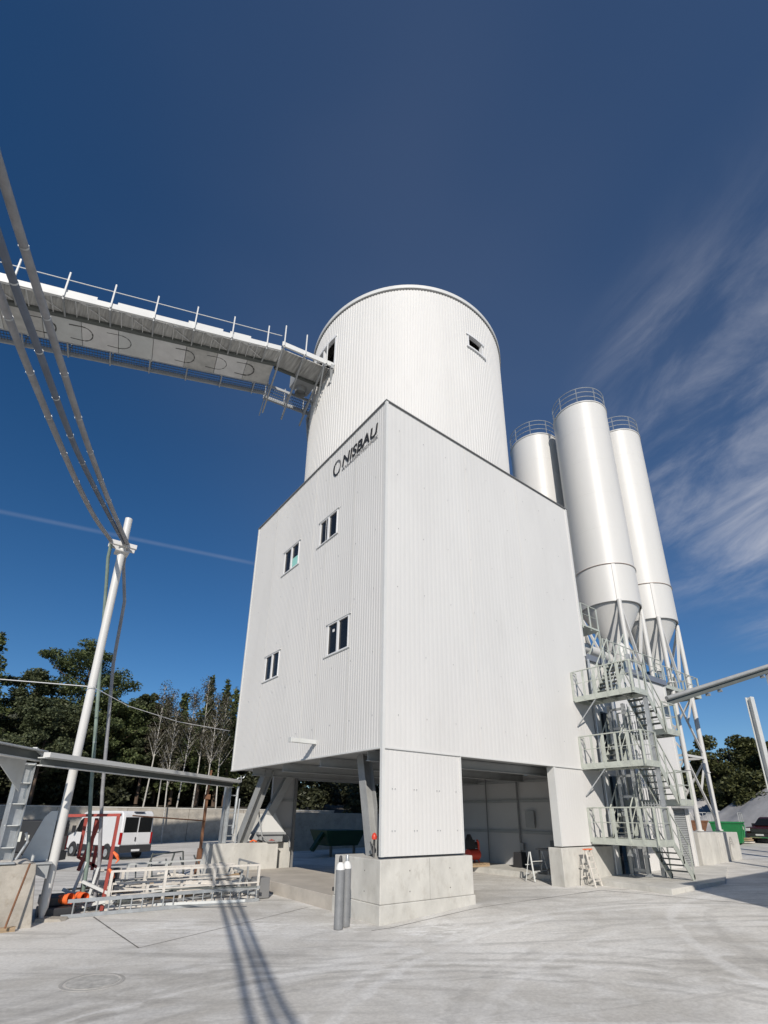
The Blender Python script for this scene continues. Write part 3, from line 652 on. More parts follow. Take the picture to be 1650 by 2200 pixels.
flight(PX1, 7.27, LX0, 5.93, -2.5, -1.72); flight(PX1, 4.58, LX0, 3.26, -2.5, -1.72); flight(PX1, 1.88, LX0+.12, .62, -2.5, -1.72)
flight(PX1, 4.58, LX0, 5.93, -1.15, -.35); flight(PX1, 1.88, LX0, 3.26, -1.15, -.35); flight(PX1, 7.27, 12.75, azt+.05, -1.15, -.35)
for (x, y) in ((11.75, -.5), (11.75, -1.12), (10.95, -2.45), (12.2, -1.45), (13.05, -.25)):
    b = MB(); zt_ = 7.1 if x < 11.8 else (9.3 if y > -1.5 and x < 12.5 else 5.8)
    b.ibeam((x, y, 1.7 if x < 11 else .55), (x, y, zt_), .13, .13, .012, (1, 0, 0))
    if x == 11.75:
        b.bb(x-.10, x+.10, y-.10, y+.10, .54, .58); b.bb(x-.09, x+.09, y-.09, y+.09, 1.2, 1.3)
    b.build('support_post', 'galv', st)
b = MB()
for z in (.75, 1.55, 3.4, 4.2, 6.1, 6.9): b.bar((11.75, -.57, z), (11.75, -1.05, z), .06, .10)
for z0, z1 in ((2.1, 4.4), (4.8, 7.1)): b.bar((9.97, -.05, z1-1.0), (9.97, -1.0, z1), .04)
b.split('cross_bar', 'galv', st)
# vertical pipes and bars between the flights
b = MB()
for i in range(9): y = -.45-.11*i; b.tube((12.0, y-.5, 1.9), (12.0, y-.5, 4.4), .016, n=5); b.tube((12.0, y-.5, 4.6), (12.0, y-.5, 7.1), .016, n=5)
for z in (2.3, 3.1, 3.9, 5.0, 5.8, 6.6): b.bar((12.0, -.92, z), (12.0, -1.9, z), .03, .03)
b.build('bar_screen', 'galv', st)
b = MB()
for x, y, r in ((12.7, -.18, .05), (12.82, -.16, .04), (11.3, -.12, .05)): b.tube((x, y, .55), (x, y, 9.2), r, n=8)
b.split('riser_pipe', 'galv', st)

# service platform with machines on the annex roof
sp = thing('roof_service_platform', 'steel service walkway with handrails round the silo outlets on the annex roof', 'walkway', (18, 0, azt))
b = MB(); rail(b, [(12.9, -.06, azt+.16), (18.6, -.06, azt+.16)], kick=False, posts=.9); b.build('guard_rail', 'stair', sp)
b = MB(); b.bb(18.8, 23.9, .35, 2.7, 9.42, 9.47); b.bb(18.8, 23.9, .30, .349, 9.30, 9.50); b.bb(18.8, 23.9, 2.701, 2.75, 9.30, 9.50); b.bb(23.901, 23.95, .30, 2.75, 9.3, 9.5); b.build('deck', 'stair', sp)
b = MB(); rail(b, [(18.8, .3, 9.47), (23.95, .3, 9.47), (23.95, 2.75, 9.47), (18.8, 2.75, 9.47)], kick=False, posts=.85); b.build('guard_rail', 'stair', sp)
b = MB(); rail(b, [(11.4, -.05, 10.9), (12.7, -.05, 10.9)], kick=False); b.bb(11.4, 12.7, -.1, 1.0, 10.82, 10.9); b.bar((12.7, -.05, 9.4), (12.7, -.05, 10.9), .07); b.bar((11.5, -.05, 9.4), (12.6, -.05, 10.8), .05); b.build('upper_deck', 'stair', sp)
b = MB(); b.path([(12.2, .9, 10.3), (14.3, .9, 10.3), (15.6, 1.0, 10.1), (16.4, 1.3, 9.9)], .24, 14); b.tube((13.0, .9, 10.3), (13.06, .9, 10.3), .31, n=16); b.tube((15.0, .95, 10.2), (15.06, .95, 10.2), .31, n=16); b.build('dust_pipe', 'silo', sp, smooth=40)
b = MB(); b.lathe([(.30, 0), (.36, .1), (.36, .8), (.28, 1.3), (.12, 1.5), (.01, 1.5)], (16.0, .7, 9.7), 20); b.tube((16.0, .7, 10.9), (17.2, 1.2, 11.2), .14, n=10); b.build('cyclone', 'silo', sp, smooth=40)
b = MB(); b.tube((18.9, .8, 10.0), (19.7, .8, 10.05), .20, n=14); b.bb(18.95, 19.6, .62, .98, 9.66, 9.82); b.tube((19.7, .8, 10.05), (19.85, .8, 10.05), .13, n=12); b.build('motor', 'blue', sp, smooth=40)
b = MB(); b.path([(19.9, 1.0, 10.3), (20.6, 1.2, 10.0), (21.5, 1.4, 9.9)], .17, 12); b.path([(22.3, 1.0, 10.6), (23.0, 1.2, 10.2), (23.4, 1.4, 9.8)], .15, 12); b.split('transfer_pipe', 'silo', sp, smooth=40)

# inclined belt cover that comes in from the right
cv = thing('screw_conveyor', 'grey inclined tube conveyor coming in from the right towards the stair tower', 'conveyor', (18.0, -.6, 8.1))
cp0, cp1 = Vector((17.6, -.45, 8.05)), Vector((25.5, -3.6, 10.75)); dd = (cp1-cp0)
b = MB(); b.ibeam(cp0, cp1, .26, .26, .02); b.build('beam', 'grate', cv)
b = MB(); b.tube(cp0+Z*.24, cp1+Z*.24, .11, n=14); b.build('tube', 'steel_leg', cv, smooth=40)
b = MB()
for t in (.32, .42, .8): q = cp0+dd*t; b.bb(q.x-.06, q.x+.06, q.y-.1, q.y+.1, q.z-.30, q.z-.17)
b.split('clamp', 'galv', cv)
b = MB(); b.bb(24.2, 24.5, -3.35, -3.05, .8, 10.2); b.build('support_post', 'galv', cv)
b = MB(); b.ibeam((20.2, -3.2, .5), (20.2, -3.2, 8.25), .26, .26, .02, (.3, 1, 0)); tag(b.build('steel_column', 'steel_pale'), 'plain grey steel H-section column standing alone near the right edge', 'column')
b = MB(); b.ibeam((27.4, -2.55, .7), (27.4, -2.55, 9.3), .3, .3, .03, (.3, 1, 0)); tag(b.build('steel_column', 'galv'), 'thin steel column cut by the right picture edge, behind the nearer one', 'column')

M_['grease'] = mat('grease', (.10, .10, .095), .7, var=.5, scale=4); M_['belly_b'] = mat('belly_sheet_worn', (.50, .49, .46), .5, var=.25, scale=2.5); M_['belly_c'] = mat('belly_sheet_clean', (.66, .65, .63), .45, var=.12, scale=2.5)
# big shed off to the right whose shadow falls over the yard
sh = thing('storage_shed', 'large grey storage shed outside the right edge, shading the yard', 'shed', (16, -16, 0))
SHX, SHY, SHZ = 3.5, -13.45, 8.2
w = MB(); w.bb(SHX, 40, SHY-9, SHY, .3, SHZ); w.build('wall', 'sheet', sh)
w = MB(); w.bb(SHX-.2, 40.2, SHY-9.2, SHY+.15, SHZ+.001, SHZ+.15); w.build('roof', 'steel_grey', sh)

# ------------------------------------------------------------------ conveyor bridge to the tower
az_ = R_(-10); Dh = Vector((math.cos(az_), math.sin(az_), 0)); Nn = Vector((-Dh.y, Dh.x, 0)); Q0 = Vector((.30, 4.73, 0))
SL = math.tan(R_(12.5)); SK = -2.6
def cz(s): return 23.25 if s > SK else 22.92+(s-SK)*SL
def CP(s, n, dz=0):
    if s <= SK: n = float(np.interp(n, [-.2, .05, 1.36, 1.46, 2.62, 3.5, 3.58], [-.2, .05, .82, .97, 2.22, 2.88, 2.95]))
    return Q0+Dh*s+Nn*n+Z*(cz(s)+dz)
S0 = -26.0
cb = thing('conveyor_bridge', 'long inclined conveyor bridge with walkways leading up to the round tower', 'conveyor bridge', tuple(CP(-10, 1.8)))
def run(mb, n0, n1, d0, d1, s0=S0, s1=SK-.02):
    a = [CP(s0, n0, d0), CP(s0, n1, d0), CP(s1, n1, d0), CP(s1, n0, d0)]; c_ = [CP(s0, n0, d1), CP(s0, n1, d1), CP(s1, n1, d1), CP(s1, n0, d1)]
    mb.hexa(a+c_)
def both(mb, n0, n1, d0, d1):
    run(mb, n0, n1, d0, d1); run(mb, n0, n1, d0, d1, SK+.02, -.02)
b = MB(); both(b, -.03, .05, -.14, .12); b.build('near_fascia', 'flash', cb)
b = MB(); run(b, .30, 1.36, -.02, .02); run(b, .30, 1.36, -.02, .02, SK+.02, -.1); b.build('near_walkway', mat('ribbed_walkway_sheet', (.46, .455, .43), .6, var=.45, scale=2.2, stretch=(6, .6, 1)), cb)
b = MB(); both(b, 1.36, 1.46, -.16, .02); b.build('bottom_chord', 'grate', cb)
k = 0; s = S0
while s < SK-1.2:      # belly sheets of the belt trough, each a sheet between joints
    b = MB(); run(b, 1.47, 2.62, -.12+.006*(k % 2), -.06, s, min(s+1.28, SK-.1)); b.build('belly_sheet', ('steel_pale', 'belly_b', 'belly_c')[(k*5//3) % 3], cb); s += 1.30; k += 1
b = MB(); run(b, 1.47, 1.53, -.06, .95); run(b, 2.56, 2.62, -.06, .95); run(b, 1.47, 2.62, .951, .98); b.build('belt_housing', 'sheet', cb)
for i in range(13):      # oval grease marks on the sheets
    s = -3.9-1.30*i; hw = .40+.05*math.sin(i*2.1); pth = [(s-.42, 1.72), (s+.02, 1.70)]
    pth += [(s+.02+hw*math.cos(a), 2.03+.33*math.sin(a)) for a in [R_(-90+180*k/12) for k in range(13)]]+[(s+.0, 2.36), (s-.40, 2.34)]
    if i % 4 == 3: continue
    b = MB(); wd_ = (.07, .035, .05)[i % 3]
    for k in range(len(pth)-1):
        p0, p1 = Vector(pth[k]), Vector(pth[k+1]); d = (p1-p0).normalized(); nn = Vector((-d.y, d.x))*wd_*(.5+.5*math.sin(k*1.3+i)**2)
        if (p1-p0).length < 1e-4: continue
        b.add([CP(q.x, q.y, -.1225) for q in (p0-nn*.5-d*.01, p0+nn*.5-d*.01, p1+nn*.5+d*.01, p1-nn*.5+d*.01)], [(0, 1, 2, 3)])
    b.build('grease_mark', 'grease', cb)
b = MB(); both(b, 3.50, 3.58, -.14, .08); both(b, 2.63, 2.69, -.12, .02); b.build('far_fascia', 'steel_grey', cb)
b = MB(); s = S0
while s < -.1:
    for w_ in (0,):
        b.bar(CP(s, 2.70, 0), CP(s, 3.49, 0), .012, .03)
    s += .10
for n_ in (2.9, 3.1, 3.3): run(b, n_, n_+.008, -.015, .015); run(b, n_, n_+.008, -.015, .015, SK+.02, -.05)
b.build('far_grating', 'grate', cb)
post_s = [-3.28-1.53*i for i in range(15)]+[-2.5, -1.46, -.4]
for s in post_s:
    b = MB(); 
    b.bar(CP(s, -.05, -.14), CP(s, -.05, 1.12), .05, .07, Nn); b.build('rail_post', 'flash', cb)
for s in post_s:
    b = MB(); b.bar(CP(s, -.02, -.20), CP(s, 1.40, -.12), .05, .10); b.bar(CP(s, 2.62, -.12), CP(s, 3.56, -.20), .05, .08); b.bar(CP(s, 3.56, -.2), CP(s, 3.56, 1.05), .05, .05, Nn)
    b.split('cross_bearer', 'steel_grey', cb)
b = MB()
for s in post_s[:14]:
    b.bar(CP(s-.35, .2, -.03), CP(s-.75, .35, -.03), .05, .03); 
    b.bb(*[c for c in (CP(s-.9, .18).x-.10, CP(s-.9, .18).x+.10, CP(s-.9, .18).y-.05, CP(s-.9, .18).y+.05, CP(s-.9, .18).z-.10, CP(s-.9, .18).z-.03)])
    for q_ in (.38, .76, 1.14): b.bar(CP(s-q_, .08, -.16), CP(s-q_, 1.38, -.1), .022, .05)
    b.bar(CP(s-.1, 1.2, -.08), CP(s-.7, .5, -.08), .03, .03)
b.split('bracing', 'flash', cb)
b = MB(); b.tube(CP(S0, -.06, .72), CP(SK-.05, -.06, .72), .02, n=6); b.tube(CP(S0, 3.56, 1.0), CP(SK, 3.56, 1.0), .02, n=6); b.split('hand_rail', 'flash', cb)
b = MB()
for s, l in ((-5.2, 1.4), (-7.9, 1.3), (-9.9, 1.9), (-12.6, 1.5), (-4.0, .9)): run(b, .02, .06, .121, .30, s-l, s)
b.split('windscreen_board', 'flash', cb)
b = MB()
for s in (-2.5, -1.5, -.5):
    b.bar(CP(s, -.05, -.2), CP(s, 3.6, -1.0), .07, .10); b.bar(CP(s, -.05, -.2), CP(s+.3, 2.0, -1.9) if s > -1 else CP(s, 1.5, -.1), .05, .07)
b.bar(CP(-.1, -.1, -.2), CP(-.05, 3.7, -.25), .14, .22); b.bar(CP(-.1, 3.6, -.3), CP(.12, 3.6, -2.2), .12); b.bar(CP(-.1, .0, -.3), CP(.3, 1.2, -2.2), .12)
b.bar(CP(-2.6, 3.5, -.2), CP(-2.75, 3.6, -1.5), .04)
b.build('head_frame', 'steel_grey', cb)
b = MB(); b.lathe([(.28, 0), (.28, .9)], tuple(CP(-1.0, 2.1, -.4)), 16); b.bb(CP(-.9, 1.6).x-.5, CP(-.9, 1.6).x+.5, CP(-.9, 2.0).y-.5, CP(-.9, 2.0).y+.4, 23.2, 24.1); b.build('belt_head_box', 'steel_grey', cb)
b = MB(); q = CP(.05, 1.8); b.bar(CP(-.05, .2, -.9), CP(-.05, 3.4, -.9), .10); b.bar(CP(-.3, 1.0, -.5), CP(.25, 1.4, -1.9), .08); b.bar(CP(-.3, 2.2, -.5), CP(.25, 2.6, -1.9), .08); b.build('wall_console', 'steel_grey', cb)

# ------------------------------------------------------------------ pole and pipes
PB = Vector((-6.88, 5.06, 0))
pole = thing('steel_pole', 'tall white steel pole on a pointed base carrying three overhead pipes', 'pole', tuple(PB))
b = MB(); b.path([PB+Z*.30, PB+Z*11.75], .112, 24); b.build('shaft', 'silo', pole, smooth=40)
b = MB(); b.path([PB+Z*-.1, PB+Z*.05, PB+Z*.32], [.035, .045, .112], 24); b.build('pointed_foot', 'silo', pole, smooth=40)
b = MB(); b.bar(PB+Vector((-.42, -.10, 10.72)), PB+Vector((.38, -.16, 10.72)), .10, .14); b.bar(PB+Vector((-.40, .2, 10.72)), PB+Vector((.38, .16, 10.72)), .05, .12); b.bb(PB.x-.2, PB.x+.2, PB.y-.2, PB.y+.2, 10.45, 10.5); b.build('cross_arm', 'silo', pole)
b = MB(); b.prism([PB+Vector((-.14, -.02, 1.40)), PB+Vector((-.75, -.02, 1.40)), PB+Vector((-.42, -.02, 2.45)), PB+Vector((-.30, -.02, 2.60)), PB+Vector((-.14, -.02, 2.61))], (0, .03, 0)); b.build('fin_plate', 'steel_pale', pole)
b = MB(); b.bb(PB.x-1.0, PB.x-.05, PB.y-.35, PB.y+.35, 1.34, 1.38); b.prism([PB+Vector((-.95, -.3, 1.335)), PB+Vector((-.1, -.3, 1.335)), PB+Vector((-.1, -.3, 1.0))], (0, .02, 0)); b.build('shelf_bracket', 'steel_grey', pole)
# overhead pipes: sagging curves from the cross arm back over the yard
def pipe_run(name, pts, r, m, label, bands=True):
    t = thing(name, label, 'pipe', tuple(pts[0]), 'overhead pipes hung from the steel pole')
    # Catmull-Rom through the points
    P = [Vector(p) for p in pts]; P = [P[0]*2-P[1]]+P+[P[-1]*2-P[-2]]; out = []
    for i in range(1, len(P)-2):
        for k in range(8):
            u = k/8; a, b_, c_, d = P[i-1], P[i], P[i+1], P[i+2]
            out.append(.5*((2*b_)+(-a+c_)*u+(2*a-5*b_+4*c_-d)*u*u+(-a+3*b_-3*c_+d)*u**3))
    out.append(P[-2])
    b = MB(); b.path(out, r, 14); b.build('tube', m, t, smooth=50)
    if bands:
        b = MB(); acc = 0
        for i in range(1, len(out)):
            acc += (out[i]-out[i-1]).length
            if acc > 1.05: acc = 0; d = (out[i]-out[i-1]).normalized(); b.path([out[i]-d*.012, out[i]+d*.012], r+.003, 14)
        b.build('joint_band', 'galv', t, smooth=50)
    return t
PIPES = [[(-6.74, 5.05, 10.8), (-7.62, 2.21, 10.28), (-8.29, 0.06, 9.98), (-8.85, -1.74, 9.8), (-9.54, -3.98, 9.66), (-10.11, -5.81, 9.58), (-11.1, -9.0, 9.55), (-12.66, -14.0, 9.35), (-13.6, -17.0, 9.35), (-14.8, -21, 9.8), (-16, -25, 10.8)], [(-6.87, 5.0, 10.8), (-7.79, 2.13, 10.2), (-8.59, -0.46, 9.68), (-9.01, -1.81, 9.5), (-9.61, -3.76, 9.36), (-10.06, -5.22, 9.28), (-11.22, -9.0, 9.3), (-12.78, -14.0, 9.2), (-13.72, -17.0, 9.15), (-14.9, -21, 9.6), (-16.1, -25, 10.6)], [(-7.24, 5.0, 10.75), (-7.91, 2.91, 10.24), (-8.46, 1.11, 9.92), (-8.94, -0.42, 9.76), (-9.53, -2.33, 9.6), (-10.09, -4.14, 9.52), (-11.6, -9.0, 9.5), (-13.13, -14.0, 9.35), (-14.05, -17.0, 9.2), (-15.3, -21, 9.6), (-16.5, -25, 10.6)]]
pipe_run('overhead_pipe', PIPES[0], .06, 'hose', 'right-hand grey overhead pipe sagging from the pole top')
pipe_run('overhead_pipe', PIPES[1], .056, 'hose_dark', 'dark blue middle overhead pipe of the three')
pipe_run('overhead_pipe', PIPES[2], .06, 'hose', 'left-hand grey overhead pipe ending at the left of the cross arm')
def drop(pts, label, m='hose_green'):
    t = thing('drop_pipe', label, 'pipe', tuple(pts[-1]), 'pipes coming down behind the pole')
    b = MB(); b.path(pts, .052, 10); b.build('tube', m, t, smooth=50)
    b = MB()
    for i in range(len(pts)-1):
        a, c_ = Vector(pts[i]), Vector(pts[i+1]); n = int((c_-a).length/1.3); d = (c_-a).normalized()
        for k in range(1, n): q = a+(c_-a)*k/n; b.path([q-d*.012, q+d*.012], .055, 10)
    b.build('joint_band', 'galv', t, smooth=50)
DROPS = [[(-7.22, 5.1, 10.78), (-7.2, 5.3, 10.3), (-7.05, 5.7, 9.6), (-6.58, 5.9, 6.0), (-6.2, 6.1, 3.15), (-5.9, 6.2, 1.2), (-5.85, 6.25, 0.2)], [(-6.78, 5.1, 10.78), (-6.7, 5.5, 10.3), (-6.42, 5.7, 9.1), (-6.36, 5.8, 7.04), (-5.9, 6.1, 3.16), (-5.6, 6.1, 1.1), (-5.55, 6.15, 0.2)]]
drop(DROPS[0], 'green-grey pipe dropping behind the pole, left one of two')
drop(DROPS[1], 'pale grey-green pipe dropping to the right of the pole', 'hose')
# thin span wire
b = MB(); b.path([(-16, 6.9, 5.95), (-10, 5.4, 5.9), PB+Vector((0, -.17, 6.0)), (-5.6, 6.4, 5.85), (-3.2, 9.2, 5.98), (-.06, 12.0, 6.28)], .012, 5)
tag(b.build('span_wire', 'plate'), 'thin pale wire strung past the pole to the building', 'wire')

# ------------------------------------------------------------------ left: crane runway beam on posts
gt = thing('steel_gantry', 'grey steel portal with long overhead beam between the left column and the far concrete block', 'gantry', (-4, 7, 0))
gA, gB = Vector((-7.78, 3.6, 3.74)), Vector((-.30, 10.25, 3.74))
b = MB(); b.bar(gA, gB, .02, .15); b.build('web', 'grate', gt)  # dark colour on the web stands in for shade below the top flange
b = MB(); b.bar(gA+Z*.09, gB+Z*.09, .20, .025); b.bar(gA-Z*.09, gB-Z*.09, .16, .025); b.build('flange', 'steel_pale', gt); b = MB(); b.bar(gA+Z*.165+Vector((.1, -.02, 0)), gB+Z*.165+Vector((.25, -.0, 0)), .20, .12); b.build('runway_beam', 'flash', gt)
b = MB(); b.ibeam((-8.0, 4.55, 1.42), (-8.0, 4.55, 3.76), .30, .34, .02, (1, .25, 0)); 
lgc = b.build('column', 'galv', gt)
b = MB()
for z in (1.75, 2.25, 2.75, 3.25, 3.7): b.bb(-8.15, -7.83, 4.40, 4.70, z, z+.02)
b.split('stiffener', 'steel_pale', lgc)
b = MB(); b.bb(-8.25, -7.75, 4.3, 4.8, 1.40, 1.44); b.path([(-7.75, 4.3, 1.5), (-7.6, 4.25, 1.9), (-7.68, 4.2, 2.1)], .03, 8); b.build('foot_plate', 'galv', lgc)
b = MB(); b.bar((-9.6, 1.6, 3.9), (-7.78, 4.1, 3.9), .03, .20); b.build('web', 'grate', gt)  # this web too is coloured dark in place of flange shade
b = MB(); b.bar((-9.6, 1.6, 4.02), (-7.78, 4.1, 4.02), .36, .035); b.bar((-9.6, 1.6, 3.785), (-7.78, 4.1, 3.785), .22, .025); b.bar((-7.95, 3.9, 4.06), (-7.45, 4.5, 3.72), .12, .08); b.build('cross_beam', 'steel_pale', gt)
b = MB(); b.prism([(-8.05, 4.35, 3.82), (-8.75, 3.35, 3.82), (-8.05, 4.35, 3.05)], (.02, -.02, 0)); b.build('gusset', 'steel_pale', gt)
b = MB(); b.ibeam((-.42, 10.4, 1.44), (-.42, 10.4, 3.84), .24, .24, .016, (1, 0, 0)); b.build('post', 'galv', gt)
b = MB(); b.tube((-.05, 10.3, 1.8), (-.02, 10.3, 3.7), .06, n=10); b.tube((-.05, 10.3, 2.0), (-.05, 10.3, 2.15), .085, n=10); b.tube((.1, 10.3, 1.44), (.1, 10.3, 3.2), .03, n=8)
for z in (1.7, 2.1, 2.6, 3.3): b.bb(-.32, -.0, 10.25, 10.31, z, z+.04)
b.path([(-.2, 10.3, 3.9), (-.05, 10.3, 4.05), (.15, 10.28, 4.05), (.25, 10.28, 4.2)], .025, 6); b.path([(-.2, 10.3, 4.0), (0, 10.3, 3.8), (.1, 10.3, 3.9), (.05, 10.3, 4.15)], .02, 6); b.build('pipe_fittings', 'galv', gt)
# concrete wall end in the left foreground
b = MB(); b.hexa([(-11.5, 4.35, -.1), (-7.10, 4.35, -.1), (-7.10, 5.3, -.1), (-11.5, 5.3, -.1), (-11.5, 4.35, 1.40), (-7.30, 4.35, 1.38), (-7.30, 5.3, 1.38), (-11.5, 5.3, 1.40)])
tag(b.build('concrete_wall', 'conc_old', bevel=.02), 'weathered brownish concrete wall end in the left foreground', 'wall')
b = MB(); b.hexa([(-8.6, 4.33, 1.385), (-7.35, 4.45, 1.385), (-7.35, 5.1, 1.385), (-8.6, 5.1, 1.385), (-8.5, 4.4, 1.50), (-7.55, 4.5, 1.47), (-7.5, 5.0, 1.49), (-8.5, 5.0, 1.52)]); tag(b.build('cement_bag', mat('pale_cloth', (.42, .40, .37), .8, var=.3, scale=6), bevel=.04), 'crumpled pale sack lying on the old concrete wall at the column foot', 'sack')
b = MB(); b.tube((-7.46, 4.05, 1.42), (-7.66, 3.95, .10), .022, n=8); tag(b.build('rusty_rod', 'rust'), 'brown rusty rod leaning against the old concrete wall', 'rod')
b = MB(); b.bb(-8.4, -7.45, 4.05, 4.2, .0, .09); tag(b.build('timber', 'wood'), 'short timber offcut on the ground at the foot of the old wall', 'timber')
# broken slab edge and steps beside the pole foot
b = MB(); b.hexa([(-7.05, 4.9, -.05), (-6.4, 4.7, -.05), (-6.2, 5.1, -.05), (-7.0, 5.4, -.05), (-7.0, 4.95, .08), (-6.5, 4.8, .05), (-6.3, 5.05, .06), (-6.9, 5.3, .09)]); tag(b.build('broken_concrete', 'conc_old'), 'broken piece of concrete at the pointed foot of the pole', 'rubble')

# ------------------------------------------------------------------ heap of steelwork
LX = [(-6.45, 5.12), (-1.08, 5.0)]
ld_ = thing('aluminium_ladder', 'long aluminium ladder lying on its side in front of the white railings', 'ladder', (-4, 5.05, 0))
b = MB(); b.bar((-6.45, 5.12, .05), (-1.06, 5.0, .05), .035, .09); b.bar((-6.35, 5.12, .40), (-1.06, 5.0, .40), .035, .09); b.build('side_rail', 'galv', ld_)
for i in range(19):
    x = -6.2+i*.28; y = 5.12-(x+6.4)*.022; b = MB(); b.tube((x, y, .06), (x, y, .40), .019, n=8); b.build('rung', 'galv', ld_, smooth=50)
def railing(x0, y0, x1, y1, z0, h, label, n=4, m='cream', tilt=(0, 0, 0)):
    t = thing('railing_panel', label, 'railing', (x0, y0, z0), 'railing panels waiting to be mounted')
    a, c_ = Vector((x0, y0, z0)), Vector((x1, y1, z0)); T = Vector(tilt)
    b = MB()
    for k, s_ in ((h, .055), (h*.48, .04), (.06, .055)): b.bar(a+(Z+T)*k, c_+(Z+T)*k, s_, s_)
    b.build('rails', m, t)
    for i in range(n):
        p = a+(c_-a)*i/(n-1); q = MB(); q.bar(p, p+(Z+T)*(h+.02), .05, .075, (c_-a).normalized()); q.build('upright', m, t)
    return t
railing(-5.35, 5.45, -1.02, 5.25, .05, .98, 'front cream railing panel standing upright behind the aluminium ladder', 4)
railing(-5.6, 6.6, -1.3, 6.75, .05, .92, 'middle cream railing panel in the steel heap', 4)
railing(-5.2, 6.0, -1.25, 5.95, .05, .60, 'low cream railing panel second from the ladder', 5)
railing(-5.5, 7.1, -1.5, 7.4, .35, .55, 'cream railing panel lying across the middle of the heap', 6)
railing(-5.7, 7.6, -1.9, 8.3, .05, .95, 'rear cream railing panel nearest to the far block', 4, 'steel_pale')
railing(-1.02, 5.3, -.75, 7.6, .05, .98, 'short railing panel closing the right end of the heap, sideways on', 3, 'steel_grey')
railing(-1.6, 5.6, -1.25, 8.6, .05, .8, 'grey frame leaning lengthwise through the right end of the heap', 3, 'steel_grey', (.2, 0, 0))
b = MB(); b.bb(-.98, -.55, 5.35, 5.9, .02, .62); tag(b.build('steel_box', 'flash_dark', bevel=.01), 'dark steel box beside the kerb at the right end of the railings', 'box')
def frame(pts, w, m, label, name='steel_rack', cat='rack', grp=None):
    t = thing(name, label, cat, pts[0][0], grp)
    for a, c_ in pts: b = MB(); b.bar(a, c_, w, w); b.build('member', m, t)
    return t
frame([((-5.40, 5.76, .02), (-5.40, 5.76, 2.48)), ((-5.34, 5.74, 2.52), (-6.62, 6.6, 2.48)), ((-5.88, 6.3, .45), (-5.88, 6.3, 2.42)), ((-5.78, 6.2, 2.42), (-6.05, 6.5, 1.0))], .08, 'red', 'tall red oxide steel frame standing in the heap beside the pole')
frame([((-6.05, 7.0, 1.30), (-6.05, 7.0, 2.42)), ((-5.62, 7.0, .95), (-5.62, 7.0, 1.62)), ((-5.45, 7.0, .95), (-5.45, 7.0, 1.62)), ((-6.05, 7.0, 1.32), (-5.45, 7.0, 1.0))], .085, 'red', 'smaller red frame behind the tall red one')
frame([((-6.2, 6.3, .02), (-5.95, 6.2, 1.25)), ((-6.15, 6.2, .05), (-5.2, 5.5, .30)), ((-5.75, 6.1, .02), (-5.62, 6.0, 1.1)), ((-5.95, 6.1, .75), (-5.3, 5.7, .45)), ((-6.3, 6.8, .5), (-5.8, 6.4, .25)), ((-5.7, 6.0, .35), (-5.15, 5.45, .12))], .075, 'steel_pale', 'pale angled steel brackets heaped round the foot of the red frame')
# tall rusty post with a rail to the red frame
rp_ = thing('rusty_post', 'tall rusty steel post rising from the heap near the far block', 'post', (-.95, 9.6, 0))
b = MB(); b.bar((-1.80, 9.0, .1), (-1.76, 9.0, 1.35), .17, .15); b.bar((-1.76, 9.0, 1.34), (-1.76, 9.0, 3.45), .09, .09); b.bar((-1.74, 9.0, 3.60), (-1.72, 9.0, 4.2), .06, .06, (1, 0, 0)); b.bb(-1.86, -1.66, 8.9, 9.1, 3.1, 3.28); b.bar((-1.76, 9.0, 3.44), (-1.74, 9.0, 3.61), .07, .07)
b.build('shaft', 'rust', rp_)
b = MB(); b.tube((-1.76, 8.95, 2.32), (-5.0, 5.8, 2.50), .022, n=8); b.build('rail', 'rust', rp_)
# orange pipe sockets
for (x, y, z, ax, r, lab) in ((-6.32, 5.55, .40, (.75, -.9, .12), .15, 'orange plastic pipe elbow lying with its mouth towards the yard'), (-5.95, 5.62, .42, (.35, -.95, -.05), .13, 'second orange pipe piece with a dark mouth, beside the elbow')):
    t = thing('drain_pipe', lab, 'pipe', (x, y, z)); d = Vector(ax).normalized(); c0 = Vector((x, y, z)); b = MB()
    b.path([c0-d*.22, c0+d*.02, c0+d*.021, c0+d*.12], [r*.8, r*.8, r*.92, r*.92], 24, caps=False); b.path([c0+d*.12, c0-d*.2], [r*.82, r*.7], 24, caps=False); b.build('shell', 'orange', t, smooth=40)
    b = MB(); b.path([c0-d*.12, c0-d*.11], r*.82, 20); b.build('dark_core', 'black', t)
b = MB(); b.bb(-6.95, -6.1, 5.25, 5.95, .02, .24); b.bb(-6.9, -6.3, 5.6, 6.4, .241, .46); tag(b.build('crate', 'darkplastic', bevel=.02), 'dark plastic crates under the orange pipes by the pole', 'crate')
